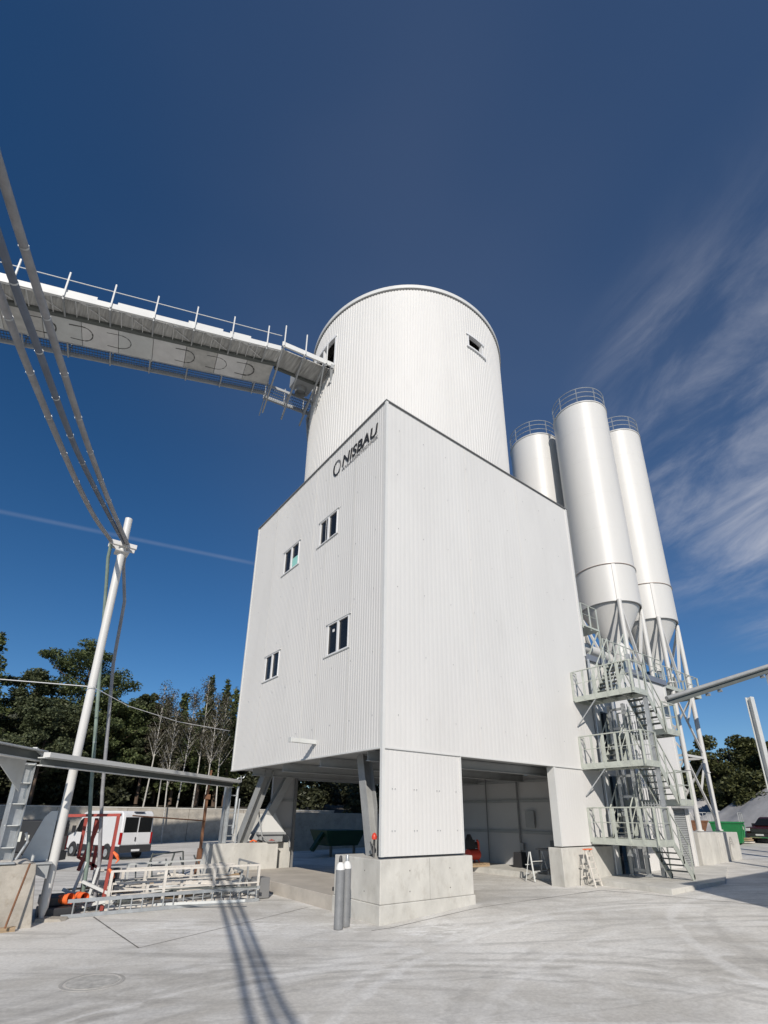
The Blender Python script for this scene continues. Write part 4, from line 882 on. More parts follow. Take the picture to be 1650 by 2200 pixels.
# loose profiles on the heap
MN = {'steel_pale': 'pale grey', 'galv': 'galvanised', 'cream': 'cream', 'steel_grey': 'mid-grey', 'wood': 'wooden', 'grate': 'dark'}
def plabel(m_, i, x, y, z, L_):
    return '%s %s %s, %s of the scrap heap, %s' % ('long' if L_ > 2.5 else 'short' if L_ < 1.7 else 'mid-length', MN[m_], ('tube', 'angle profile', 'bar')[i % 3], ('front' if y < 6.5 else 'middle' if y < 7.5 else 'rear')+' '+('left' if x < -5 else 'centre' if x < -3.9 else 'right'), 'near the ground' if z < .2 else 'below the middle' if z < .33 else 'above the middle' if z < .46 else 'on top')
for i in range(40):
    x0 = random.uniform(-6.0, -2.2); y0 = random.uniform(5.5, 8.8); z0 = random.uniform(.04, .60); L_ = random.uniform(1.0, 3.6); a = random.gauss(0, .28)
    z1 = max(.05, z0+random.gauss(0, .12)); w_ = random.choice([.04, .06, .08, .10]); x1 = min(x0+L_*math.cos(a), -1.15); b = MB()
    p0, p1 = (x0, y0, z0), (x1, y0+L_*math.sin(a), z1)
    if i % 3 == 0: b.tube(p0, p1, w_*.5, n=8)
    elif i % 3 == 1: b.bar(p0, p1, w_, .012); b.bar(Vector(p0)+Z*w_*.5, Vector(p1)+Z*w_*.5, .012, w_)
    else: b.bar(p0, p1, w_, w_*.7)
    m_ = random.choice(['steel_pale', 'galv', 'cream', 'steel_grey', 'wood', 'steel_grey', 'cream', 'grate'])
    tag(b.build('steel_profile', m_), plabel(m_, i, x0, y0, z0, L_), 'steel profile', 'loose profiles in the heap')
for i in range(14):
    x0 = random.uniform(-6.8, -6.0); y0 = random.uniform(6.0, 8.2); b = MB(); b.bar((x0, y0, .1+.06*(i % 6)), (x0+random.uniform(.9, 1.8), y0+random.uniform(-.5, .2), .12+.06*(i % 6)), random.uniform(.08, .2), .04)
    bm_ = random.choice(['wood', 'cream', 'steel_pale', 'steel_grey']); tag(b.build('board', bm_), MN[bm_]+' board left of the red frame, '+('bottom', 'second', 'third', 'fourth', 'fifth', 'top')[i % 6]+' layer, '+('front' if y0 < 6.7 else 'middle' if y0 < 7.5 else 'rear')+' end', 'board', 'loose boards in the heap')
b = MB(); b.bb(-5.25, -5.0, 6.15, 6.35, .75, 1.05); b.bb(-5.2, -5.08, 6.2, 6.3, .2, .75); tag(b.build('clamp_tool', 'darkplastic', bevel=.02), 'black clamp tool hanging in the heap beside the red post', 'tool')
b = MB(); b.lathe([(.01, -.012), (.20, -.01), (.20, .01), (.01, .012)], (0, 0, 0), 8); dz = b.build('traffic_sign', 'steel_pale'); dz.location = (-4.98, 7.9, 1.0); dz.rotation_euler = (R_(80), 0, R_(70)); tag(dz, 'small round disc seen edge-on against the van', 'disc')
# orange rags on the red post
for k, (x, y, z) in enumerate(((-5.38, 5.66, 1.42), (-5.42, 5.66, .98))):
    b = MB(); b.path([(x, y, z+.1), (x+.10, y-.04, z), (x+.16, y-.05, z-.12), (x+.10, y-.05, z-.2)], [.03, .05, .03, .01], 6); tag(b.build('orange_strap', 'orange'), 'upper orange strap tied round the red post' if k == 0 else 'lower orange strap tied round the red post', 'strap')
for z, t_ in ((.3, 1),):
    for i in range(5):
        b = MB(); x = -3.2+.02*i; b.bar((-4.2+i*.5, 7.6, .5+.08*i), (-3.9+i*.5, 9.2, .9+.05*i), .04, .04); tag(b.build('steel_profile', 'grate'), ('lowest', 'second lowest', 'middle', 'second highest', 'highest')[i]+' of five dark bars pointing away at the back of the heap', 'steel profile', 'loose profiles in the heap')
# black small steps behind
frame([((-3.6, 9.3, .05), (-3.3, 9.5, 1.2)), ((-2.9, 9.1, .05), (-2.6, 9.3, 1.2)), ((-3.5, 9.35, .4), (-2.8, 9.15, .4)), ((-3.4, 9.4, .8), (-2.7, 9.2, .8)), ((-3.3, 9.5, 1.15), (-2.2, 9.6, 1.22)), ((-2.2, 9.6, 1.22), (-2.1, 9.4, .1))], .045, 'grate', 'dark folding trestle at the back of the heap', 'trestle', 'trestle')

# ------------------------------------------------------------------ gas bottles
def bottle(x, y, gzv, label, h=1.47, r=.108, tall=0):
    t = thing('gas_bottle', label, 'gas bottle', (x, y, gzv), 'gas bottles at the corner block')
    b = MB(); b.lathe([(.01, 0), (r, .01), (r+.003, .02), (r+.003, .12), (r, .13), (r, h-.16)], (x, y, gzv), 32); b.build('body', 'cyl', t, smooth=40)
    b = MB(); b.lathe([(r+.0005, h-.16), (r*.97, h-.10), (r*.80, h-.04), (r*.5, h), (.04, h+.015), (.01, h+.016)], (x, y, gzv), 32); b.build('shoulder', 'cylw', t, smooth=50)
    b = MB(); b.lathe([(.045, h), (.045, h+.05), (.035, h+.14), (.02, h+.165), (.001, h+.166)], (x, y, gzv), 20); b.build('valve_cap', 'galv' if tall else 'darkplastic', t, smooth=50)
bottle(-1.20, .10, 0, 'dark grey gas bottle with white shoulder and black cap, in front of the other')
bottle(-.88, .28, 0, 'dark grey gas bottle with bright valve, between the other bottle and the block', tall=1)

# ------------------------------------------------------------------ ladders, compressor, small things at the openings
def stepladder(x, y, z, h, w, label, m='cream', ang=0, tip=None, n=6, spread=.55):
    t = thing('step_ladder', label, 'ladder', (x, y, z)); ca, sa = math.cos(ang), math.sin(ang)
    P = lambda u, v, k: (x+u*ca-v*sa, y+u*sa+v*ca, z+k)
    b = MB()
    for u in (0, w): b.bar(P(u, 0, 0), P(u*.8+w*.1, spread*.5, h), .05, .03)
    b.split('front_rail', m, t)
    b = MB()
    for u in (0, w): b.bar(P(u, spread, 0), P(u*.8+w*.1, spread*.5+.04, h), .035, .025)
    b.bar(P(0, spread*.93, h*.25), P(w, spread*.93, h*.25), .03); b.bar(P(0, spread*.93, h*.55), P(w, spread*.75, h*.55), .03); b.build('rear_frame', m, t)
    b = MB()
    for i in range(1, n): k = i/n; b.bb(*sorted((P(.02+w*.1*k, 0, 0)[0], P(w-.02-w*.1*k, 0, 0)[0])), P(0, spread*.5*k-.04, 0)[1], P(0, spread*.5*k+.04, 0)[1], z+h*k-.012, z+h*k+.012)
    b.build('tread', m, t)
    if tip: b = MB(); b.bb(P(.0, 0, 0)[0], P(w, 0, 0)[0], y+spread*.5-.06, y+spread*.5+.08, z+h, z+h+.035); b.build('top_tray', tip, t)
stepladder(8.75, -.72, .34, 1.18, .42, 'aluminium step ladder with orange top leaning by the right concrete block', 'cream', 0, 'orange')
stepladder(8.15, 1.35, .36, 1.0, .95, 'bare aluminium trestle ladder standing inside the right opening', 'steel_pale', 0, None, 3, .4)
cp = thing('compressor', 'red compressor with dark motor standing on a pallet inside the right opening', 'compressor', (9.6, 5.6, .56))
cx, cy = 9.0, 5.2
pm = thing('pallet', 'wooden pallet carrying the red compressor', 'pallet', (cx, cy, .55))
b = MB()
for i in range(5): b.bb(cx-.55+.24*i, cx-.40+.24*i, cy-.45, cy+.45, .66, .69)
for k in (-.42, -.04, .34): b.bb(cx-.55, cx+.6, cy+k, cy+k+.1, .555, .659)
b.build('boards', 'wood', pm)
b = MB(); b.path([(cx-.35, cy, 1.02), (cx-.30, cy, 1.02), (cx+.30, cy, 1.02), (cx+.35, cy, 1.02)], [.08, .22, .22, .08], 20); b.build('tank', 'compr', cp, smooth=50)
b = MB()
for dx in (-.25, .25): b.bar((cx+dx, cy-.15, .69), (cx+dx*.8, cy-.05, .95), .04); b.bar((cx+dx, cy+.15, .69), (cx+dx*.8, cy+.05, .95), .04)
b.path([(cx+.28, cy-.1, 1.2), (cx+.22, cy-.16, 1.5), (cx+.1, cy-.2, 1.6)], .05, 8); b.build('stand', 'compr', cp)
b = MB(); b.bb(cx-.3, cx+.02, cy-.14, cy+.14, 1.24, 1.62); b.tube((cx+.05, cy, 1.4), (cx+.32, cy, 1.4), .13, n=14); b.prism([(cx-.35, cy-.1, 1.6), (cx-.05, cy-.1, 1.6), (cx-.2, cy-.1, 1.85)], (0, .2, 0)); b.build('motor', 'darkplastic', cp)
b = MB(); b.hexa([(10.2, 3.6, .56), (10.75, 3.6, .56), (10.75, 4.0, .56), (10.2, 4.0, .56), (10.25, 3.65, 1.15), (10.7, 3.65, 1.15), (10.7, 3.95, 1.15), (10.25, 3.95, 1.15)]); tag(b.build('dark_bin', 'darkplastic'), 'dark bin standing against the shaded inner wall of the right opening', 'bin')
b = MB(); b.bb(9.6, 11.0, 1.6, 2.3, 1.35, 1.40); 
for x_, y_ in ((9.7, 1.7), (10.9, 1.7), (9.7, 2.2), (10.9, 2.2)): b.bb(x_-.03, x_+.03, y_-.03, y_+.03, .56, 1.349)
b.bb(10.2, 10.45, 1.8, 2.0, 1.401, 1.7); tag(b.build('work_bench', 'flash_dark'), 'dark work bench at the back right of the right opening', 'bench')
# small things near the corner
b = MB(); b.bb(.5, .95, 2.9, 3.15, .40, .50); b.path([(.55, 3.0, .5), (.7, 3.0, .56), (.9, 3.0, .5)], .02, 6); b.bb(.6, .85, 2.95, 3.1, .501, .55); tag(b.build('tool_case', 'darkplastic'), 'small black tool on the slab edge behind the gas bottles', 'tool')
wl_ = thing('warning_light', 'small red lamp on a black stand on the corner block, at the inclined leg', 'lamp', (.3, .75, 1.5))
b = MB(); b.tube((.28, .72, 1.5), (.28, .70, 1.95), .03, n=8); b.bar((.28, .72, 1.5), (.20, .78, 1.9), .04); b.bar((.2, .6, 1.5), (.26, .70, 1.8), .03); b.build('stand', 'darkplastic', wl_)
b = MB(); b.lathe([(.001, 0), (.07, .01), (.08, .08), (.05, .16), (.001, .19)], (.28, .70, 1.95), 14); b.build('lens', 'compr', wl_, smooth=50)
# hopper-shaped white lid, hose and clamps on the far block
hp = thing('white_hopper', 'white pyramid hopper lid on the far concrete block', 'hopper', (1.8, 10.5, 1.43))
b = MB(); b.add([(1.15, 10.3, 1.85), (2.35, 10.3, 1.85), (2.35, 11.1, 1.85), (1.15, 11.1, 1.85), (1.65, 10.5, 3.05)], [(0, 3, 2, 1), (0, 1, 4), (1, 2, 4), (2, 3, 4), (3, 0, 4)]); b.build('lid', 'flash', hp)
b = MB(); b.bb(1.1, 2.4, 10.25, 11.15, 1.75, 1.849); b.bb(1.2, 2.3, 10.35, 11.0, 1.45, 1.749); b.build('base', 'steel_grey', hp)
b = MB(); b.path([(.95, 10.2, 2.9), (1.05, 10.15, 2.3), (1.2, 10.1, 1.7), (1.5, 10.1, 1.48), (2.0, 10.12, 1.47)], .03, 8); tag(b.build('cable', 'steel_grey'), 'grey cable hanging down beside the white hopper', 'cable')
for i, (x, c_) in enumerate(((.75, 'orange'), (1.0, 'black'), (1.6, 'red'))): 
    b = MB(); b.path([(x, 10.27, 1.47), (x+.15, 10.3, 1.53), (x+.3, 10.25, 1.47), (x+.2, 10.22, 1.5)], .035, 6); tag(b.build('tool_strap', c_), ('orange', 'black', 'red')[i]+' coiled strap lying on the far concrete block', 'strap')
b = MB(); b.path([(2.2, 10.7, 1.6), (2.6, 10.6, 1.75), (2.75, 10.55, 1.6), (2.75, 10.5, 1.2)], .04, 8); tag(b.build('pipe_hook', 'steel_grey'), 'bent grey pipe hooked over the edge of the far block', 'pipe')
# bench and things in the lane behind
frame([((3.9, 16, .3), (3.9, 16, 1.25)), ((4.7, 16, .3), (4.7, 16, 1.25)), ((5.5, 16, .3), (5.5, 16, 1.25)), ((3.7, 16, 1.25), (5.9, 16, 1.25)), ((3.7, 16, .65), (5.9, 16, .65)), ((3.7, 16.8, 1.25), (5.9, 16.8, 1.25))], .06, 'grate', 'dark steel table frame seen through the left opening', 'work_table', 'table')
M_['darkgreen'] = mat('dark_green_paint', (.012, .05, .022), .5, var=.3)
gm_ = thing('green_machine', 'dark green machine standing behind the lane, seen through the left opening', 'machine', (8, 15, .3))
b = MB(); b.hexa([(7.6, 15, .9), (9.6, 15, .9), (9.6, 16.6, .9), (7.6, 16.6, .9), (7.3, 14.8, 1.75), (10, 14.8, 1.75), (10, 16.8, 1.75), (7.3, 16.8, 1.75)]); b.build('hopper', 'darkgreen', gm_, bevel=.02)
for x_ in (7.8, 9.4): b = MB(); b.bar((x_, 15.1, .2), (x_, 15.1, .9), .12); b.build('leg', 'grate', gm_)
b = MB(); b.bar((7.5, 15.4, 1.7), (6.6, 15.2, .7), .25, .2); b.build('chute', 'darkgreen', gm_)
bwl = MB(); bwl.bb(3.5, 6.2, 19.0, 19.3, .1, 2.6); tag(bwl.build('standing_wall', 'conc', bevel=.02), 'upright concrete panel seen through the left opening', 'wall')
bwl = MB(); bwl.bb(8.0, 16, 20.0, 20.3, .1, 2.7); tag(bwl.build('boundary_wall', 'conc_old', bevel=.02), 'dark low wall seen through the building beyond the lane', 'wall')

# ------------------------------------------------------------------ retaining wall and hillside
rw = thing('retaining_wall', 'long cast concrete retaining wall below the forest, behind the van', 'wall', (0, 36, 0))
for i in range(11):
    x0 = -34+i*5.0; b = MB(); b.bb(x0, x0+4.97, 36, 36.4, -.2, 2.92); b.build('panel', 'conc_old', rw, bevel=.01)
b = MB(); b.bb(-34, 21, 35.97, 36.43, 2.921, 3.0); b.build('coping', 'conc', rw)
hb = MB(); hx = [-260, -120, -60, -40, -20, -10, 0, 10, 20, 24, 40, 70, 120, 260]; hy = [36.35, 40, 46, 54, 64, 80, 110, 160, 300]; hh = [2.75, 3.0, 3.4, 4.0, 4.8, 6, 8, 10, 12]
def hz(x, y): return float(np.interp(y, hy, hh))+.4*math.sin(x*.23+y*.31)*min(1, (y-36)/6)
hb.add([(x, y, hz(x, y)) for y in hy for x in hx], [(j*len(hx)+i, j*len(hx)+i+1, (j+1)*len(hx)+i+1, (j+1)*len(hx)+i) for j in range(len(hy)-1) for i in range(len(hx)-1)])
for_h = hb.build('hillside', 'soil', smooth=60); tag(for_h, kind='structure')

# ------------------------------------------------------------------ vehicles
def extrude_profile(mb, prof, y0, y1, inset=0):
    """side profile (x, z) swept across the width"""
    n = len(prof); mb.add([(x, y0, z) for x, z in prof]+[(x, y1, z) for x, z in prof], [tuple(range(n-1, -1, -1)), tuple(range(n, 2*n))]+[(i, (i+1) % n, (i+1) % n+n, i+n) for i in range(n)])
def wheel(t, x, y, r=.34, w=.22):
    s = 1 if y > 0 else -1
    b = MB(); b.path([(x, y-w/2, r), (x, y-w/2+.03, r), (x, y+w/2-.03, r), (x, y+w/2, r)], [r-.05, r, r, r-.05], 28); wh = b.build('wheel', 'black', t, smooth=40)
    b = MB(); b.path([(x, y+s*(w/2-.04), r), (x, y+s*(w/2+.006), r)], [r*.62, r*.58], 20); b.path([(x, y+s*(w/2), r), (x, y+s*(w/2+.02), r)], r*.2, 12); b.build('rim', 'galv', wh, smooth=40)
def van(label, m, loc, rz, H=2.62, cond=True):
    t = thing('delivery_van', label, 'van', (0, 0, 0)); Wd = .99
    # x forward; rear at x=0
    prof = [(.0, .50), (.0, 1.2), (.05, 2.2), (.14, H-.12), (.3, H), (3.9, H), (4.35, H-.10), (4.75, H-.62), (5.05, 1.42), (5.75, 1.18), (5.95, .98), (6.0, .52), (5.4, .42), (5.36, .66), (5.18, .80), (4.98, .84), (4.78, .80), (4.6, .66), (4.56, .42), (1.64, .42), (1.6, .66), (1.42, .8), (1.22, .84), (1.02, .8), (.84, .66), (.80, .42)]
    b = MB(); extrude_profile(b, prof, -Wd, Wd); bo = b.build('body', m, t, smooth=25, bevel=.05)
    b = MB(); b.bb(-.10, -.012, -Wd+.02, Wd-.02, .40, .80); b.bb(-.095, .78, -Wd-.012, -Wd+.01, .40, .74); b.bb(-.095, .78, Wd-.01, Wd+.012, .40, .74); b.bb(1.7, 4.5, -Wd-.015, -Wd, .40, .74); b.bb(1.7, 4.5, Wd, Wd+.015, .40, .74); b.bb(5.5, 6.08, -Wd+.02, Wd-.02, .36, .68); b.build('bumper', 'darkplastic', t)
    for s in (-1, 1):
        d = MB(); y0, y1 = sorted((s*.015, s*(Wd-.10))); d.bb(-.012, .012, y0, y1, .82, H-.17); dr = d.build('rear_door', m, t, bevel=.008)
        g = MB(); g.bb(-.0185, -.008, y0+.02, y1-.03, 1.48, H-.34); g.build('pane', 'glass', dr)
        if s > 0: g = MB(); g.bb(-.045, -.013, .04, .10, 1.0, 1.22); g.build('handle', 'darkplastic', dr)
        l = MB(); y0, y1 = sorted((s*(Wd-.085), s*(Wd+.012))); l.bb(-.03, .12, y0, y1, .84, 1.48); l.build('tail_lamp', 'lamp', t, bevel=.01)
        l = MB(); y0, y1 = sorted((s*(Wd-.3), s*(Wd-.02))); l.bb(5.8, 6.0, y0, y1, .85, 1.05); l.build('headlight', 'headlamp', t)
        wheel(t, 1.22, s*(Wd-.08), .36); wheel(t, 4.98, s*(Wd-.08), .36)
        g = MB(); yy = s*(Wd+.004); g.prism([(3.85, yy, 1.40), (4.95, yy, 1.42), (4.62, yy, H-.58), (4.3, yy, H-.42), (3.85, yy, H-.42)], (0, -s*.008, 0)); g.build('side_window', 'glass', t)
        g = MB(); g.bar((4.75, s*Wd, 1.5), (4.85, s*(Wd+.2), 1.5), .05); g.bb(4.78, 4.9, *sorted((s*(Wd+.12), s*(Wd+.3))), 1.38, 1.78); g.build('mirror', 'darkplastic', t)
        g = MB(); g.prism([(3.60, yy, .86), (3.62, yy, .88), (3.62, yy, .9), (3.60, yy, .9)], (0, s*.004, 0)); g.build('side_marker', 'lamp', t)
        g = MB()
        for wx in (1.22, 4.98): g.path([(wx, s*(Wd+.002), .36), (wx, s*(Wd+.012), .36)], .47, 28)
        g.build('wheel_arch', 'darkplastic', t)
        g = MB(); g.bb(3.72, 3.735, *sorted((s*(Wd+.001), s*(Wd+.006))), .6, H-.25); g.bb(2.2, 3.7, *sorted((s*(Wd+.001), s*(Wd+.012))), 1.42, 1.46); g.build('door_gap', 'darkplastic', t)
    g = MB(); g.prism([(4.80, -.86, H-.58), (5.10, -.86, 1.46), (5.10, .86, 1.46), (4.80, .86, H-.58)], (.012, 0, .01)); g.build('windscreen', 'glass', t)
    g = MB(); g.bb(-.11, -.101, -.26, .26, .46, .57); g.build('number_plate', 'plate', t)
    g = MB(); g.bb(-.02, .16, -.3, .3, H-.08, H-.02); g.build('brake_lamp', 'darkplastic', t)
    t.location = loc; t.rotation_euler = (0, 0, rz); return t
van('white delivery van with dark rear windows parked by the retaining wall', 'vanwhite', (-1.0, 22.7, .0), R_(110), H=2.66)
v2 = van('dark panel van with small notices on its side, behind the steel column', 'vandark', (-5.45, 18.3, .0), R_(150), H=2.2)
# notices
b = MB()
for i, (u, w_, h_, z) in enumerate(((.8, .16, .22, 1.35), (1.15, .26, .42, 1.28), (1.62, .2, .2, 1.38), (1.95, .2, .24, 1.38), (2.28, .2, .24, 1.38))): b.bb(u, u+w_, .996, 1.004, z, z+h_); b.bb(u, u+w_, -1.004, -.996, z, z+h_)
me_o = b.build('notice', 'paper'); me_o.parent = v2
# red off-roader on the right
def suv(label, loc, rz):
    t = thing('off_road_car', label, 'car', (0, 0, 0)); Wd = .93
    lo = [(0, .48), (-.02, .95), (.05, 1.08), (1.15, 1.16), (4.4, 1.10), (4.72, 1.0), (4.75, .5), (4.3, .40), (4.25, .68), (4.0, .80), (3.72, .84), (3.44, .80), (3.2, .68), (3.15, .38), (1.42, .38), (1.37, .68), (1.15, .8), (.87, .84), (.6, .8), (.36, .68), (.31, .42)]
    b = MB(); extrude_profile(b, lo, -Wd, Wd); b.build('body', 'vanred', t, smooth=30, bevel=.05)
    up_ = [(1.0, 1.10), (1.75, 1.72), (2.0, 1.80), (4.2, 1.80), (4.62, 1.10)]
    b = MB(); n = len(up_); iw = [Wd-.03, Wd-.20, Wd-.22, Wd-.22, Wd-.03]
    b.add([(x, -w, z) for (x, z), w in zip(up_, iw)]+[(x, w, z) for (x, z), w in zip(up_, iw)], [tuple(range(n-1, -1, -1)), tuple(range(n, 2*n))]+[(i, (i+1) % n, (i+1) % n+n, i+n) for i in range(n)]); b.build('cabin', 'vanred', t, smooth=30)
    g = MB(); g.prism([(1.08, -.80, 1.18), (1.66, -.68, 1.67), (1.66, .68, 1.67), (1.08, .80, 1.18)], (-.03, 0, .03)); g.build('windscreen', 'glass', t)
    for s in (-1, 1):
        for x0, x1, x2, x3 in ((1.35, 1.85, 2.7, 2.7), (2.8, 2.8, 3.6, 3.6), (3.7, 3.7, 4.15, 4.4)):
            g = MB(); f_ = lambda x, z: (x, s*(Wd-.02-(z-1.10)/.7*.19+.012), z); g.prism([f_(x0, 1.2), f_(x1, 1.68), f_(x2, 1.68), f_(x3, 1.2)], (0, s*.01, 0)); g.build('side_window', 'glass', t)
        l = MB(); y0, y1 = sorted((s*.62, s*.9)); l.bb(-.05, .05, y0, y1, .82, 1.02); l.build('headlight', 'headlamp', t, bevel=.01)
        wheel(t, .87, s*(Wd-.1), .38); wheel(t, 3.72, s*(Wd-.1), .38)
        g = MB(); g.bb(1.45, 1.6, *sorted((s*(Wd), s*(Wd+.22))), 1.15, 1.35); g.build('mirror', 'darkplastic', t)
    g = MB(); g.bb(-.06, -.02, -.55, .55, .72, 1.0); g.build('grille', 'darkplastic', t)
    g = MB(); g.bb(-.12, -.03, -.9, .9, .42, .68); g.build('bumper', 'darkplastic', t); g = MB(); g.bb(-.14, -.121, -.7, .7, .36, .44); g.build('skid_plate', 'chrome', t)
    g = MB(); g.bb(-.14, -.121, -.26, .26, .52, .63); g.build('number_plate', 'plate', t)
    t.location = loc; t.rotation_euler = (0, 0, rz)
SU = (36.5, 2.85)
suv('dark red off-road car with silver bumper parked by the gravel heaps', (SU[0], SU[1], gz(*SU)), R_(-8))
# green skip
def skip(x, y, label, m, L=3.2, Wd=1.8, H=1.35, rz=0):
    t = thing('waste_container', label, 'container', (0, 0, 0))
    b = MB(); b.hexa([(-L*.36, -Wd*.42, .1), (L*.36, -Wd*.42, .1), (L*.36, Wd*.42, .1), (-L*.36, Wd*.42, .1), (-L/2, -Wd/2, H), (L/2, -Wd/2, H), (L/2, Wd/2, H), (-L/2, Wd/2, H)]); b.build('body', m, t)
    b = MB(); b.bb(-L/2-.05, L/2+.05, -Wd/2-.05, -Wd/2+.02, H+.001, H+.1); b.bb(-L/2-.05, L/2+.05, Wd/2-.02, Wd/2+.05, H+.001, H+.1); b.bb(-L/2-.05, -L/2+.03, -Wd/2+.021, Wd/2-.021, H+.001, H+.1); b.bb(L/2-.03, L/2+.05, -Wd/2+.021, Wd/2-.021, H+.001, H+.1); b.build('rim', m, t)
    b = MB()
    for xx in (-L/2, L/2, 0): b.bar((xx, -Wd/2, H+.1), (xx, -Wd/2, H+.7), .05); b.bar((xx, Wd/2, H+.1), (xx, Wd/2, H+.7), .05)
    for yy in (-Wd/2, Wd/2): b.bar((-L/2, yy, H+.7), (L/2, yy, H+.7), .05)
    b.build('lid_frame', 'steel_grey', t)
    b = MB(); 
    for s in (-.3, .3): b.bar((L*s, -Wd*.43, .2), (L*s*1.1, -Wd/2-.03, H-.1), .08, .06)
    b.build('ribs', m, t)
    b = MB(); b.bb(-.1, .35, -Wd/2-.02, -Wd/2-.012, H-.42, H-.2); b.build('label_plate', 'paper', t)
    t.location = (x, y, gz(x, y)); t.rotation_euler = (0, 0, rz)
skip(34.8, 4.25, 'green tapered waste container beside the silo legs', 'skip', L=2.8, H=1.4, rz=R_(14))
skip(38.0, 8.6, 'rust-orange waste container behind the braced silo legs', 'rust', rz=R_(-60))
for i, (x, y) in enumerate(((32.2, 5.9), (36.0, 4.3))):
    t = thing('timber_stack', ('stacked timber between the silo legs', 'low pile of boards between green container and red car')[i], 'timber stack', (x, y, gz(x, y)))
    for k in range(7 if i == 0 else 3):
        b = MB(); z = gz(x, y)+.04+k*.13; b.bb(x-.5, x+.5, y-1.0+.06*(k % 3), y+1.0-.05*(k % 2), z, z+.08+.02*(k % 2)); b.build('board', 'wood' if k % 3 else 'cream', t)
t = thing('scrap_heap', 'dark heap of scrap poles behind the silo legs', 'scrap heap', (33.5, 7.4, gz(33.5, 7.4)))
for k in range(16):
    b = MB(); a = random.uniform(-.6, .6); x, y = 33.0+random.random()*1.4, 6.9+random.random(); b.bar((x, y-.8, gz(x, y)+.1+random.random()*.8), (x+a, y+.8, gz(x, y)+.2+random.random()*1.1), .07, .05); b.build('pole', random.choice(['grate', 'darkplastic', 'steel_grey', 'steel_pale']), t)
# gravel heaps
def heap(x, y, r, h, label, seed):
    R2 = random.Random(seed); b = MB(); n, m = 40, 14; vs = []; ph = [R2.uniform(0, 6.28) for _ in range(4)]
    for i in range(m+1):
        f = i/m
        for j_ in range(n):
            a = 2*math.pi*j_/n; rr = r*f*(1+.16*math.sin(2*a+ph[0])+.09*math.sin(5*a+ph[1])+.04*math.sin(11*a+ph[2])); 
            z = h*max(0, (1-f)**.95)*(1+.12*math.sin(3*a+ph[3])*f)+R2.uniform(-.05, .05)*(1-f)
            vs.append((x+rr*math.cos(a), y+rr*math.sin(a), gz(x, y)-.25+z))
    b.add(vs, [(i*n+j_, i*n+(j_+1) % n, (i+1)*n+(j_+1) % n, (i+1)*n+j_) for i in range(m) for j_ in range(n)])
    tag(b.build('gravel_heap', 'gravel', smooth=60), label, 'gravel heap', 'gravel heaps in front of the trees')
heap(47, 3.3, 8.5, 5.9, 'highest gravel heap, at the right picture edge', 3)
heap(50, 11, 8.5, 3.7, 'gravel heap in the middle, above the green container', 5)
heap(52, 17, 8, 3.2, 'low gravel heap seen between the silo legs', 8)
heap(44, 8.2, 4.4, 2.4, 'small front gravel heap behind the green container and car', 9)

# ------------------------------------------------------------------ trees
def leaf_quads(centres, size, flat=.6, seed=0):
    """many small randomly turned leaf faces, returned as vertices and faces"""
    r = np.random.default_rng(seed); n = len(centres); C0 = np.array(centres)
    nrm = r.normal(size=(n, 3)); nrm[:, 2] = np.abs(nrm[:, 2])+flat; nrm /= np.linalg.norm(nrm, axis=1)[:, None]
    t = np.cross(nrm, r.normal(size=(n, 3))); t /= np.linalg.norm(t, axis=1)[:, None]; bt = np.cross(nrm, t)
    s = size*(.6+.8*r.random(n))[:, None]; t = t*s; bt = bt*s*.55
    V = np.stack([C0-t, C0-bt*1.0, C0+t, C0+bt*1.0], 1).reshape(-1, 3)
    return V, np.arange(4*n).reshape(-1, 4)
def np_obj(name, V, F, m, parent=None, off=(0, 0, 0)):
    me = bpy.data.meshes.new(name); me.vertices.add(len(V)); me.vertices.foreach_set('co', (V-np.array(off)).astype('f4').ravel())
    k = F.shape[1]; me.loops.add(F.size); me.loops.foreach_set('vertex_index', F.astype('i4').ravel()); me.polygons.add(len(F)); me.polygons.foreach_set('loop_start', np.arange(0, F.size, k, dtype='i4')); me.polygons.foreach_set('loop_total', np.full(len(F), k, dtype='i4'))
    me.update(calc_edges=True); me.materials.append(M_[m]); o = bpy.data.objects.new(name, me); COL.objects.link(o)
    if parent: o.parent = parent
    return o
def clump(c, rad, n, r, squash=.55):
    d = r.normal(size=(n, 3)); d /= np.linalg.norm(d, axis=1)[:, None]; rr = rad*r.random(n)**.45
    return np.array(c)+d*rr[:, None]*np.array([1, 1, squash])
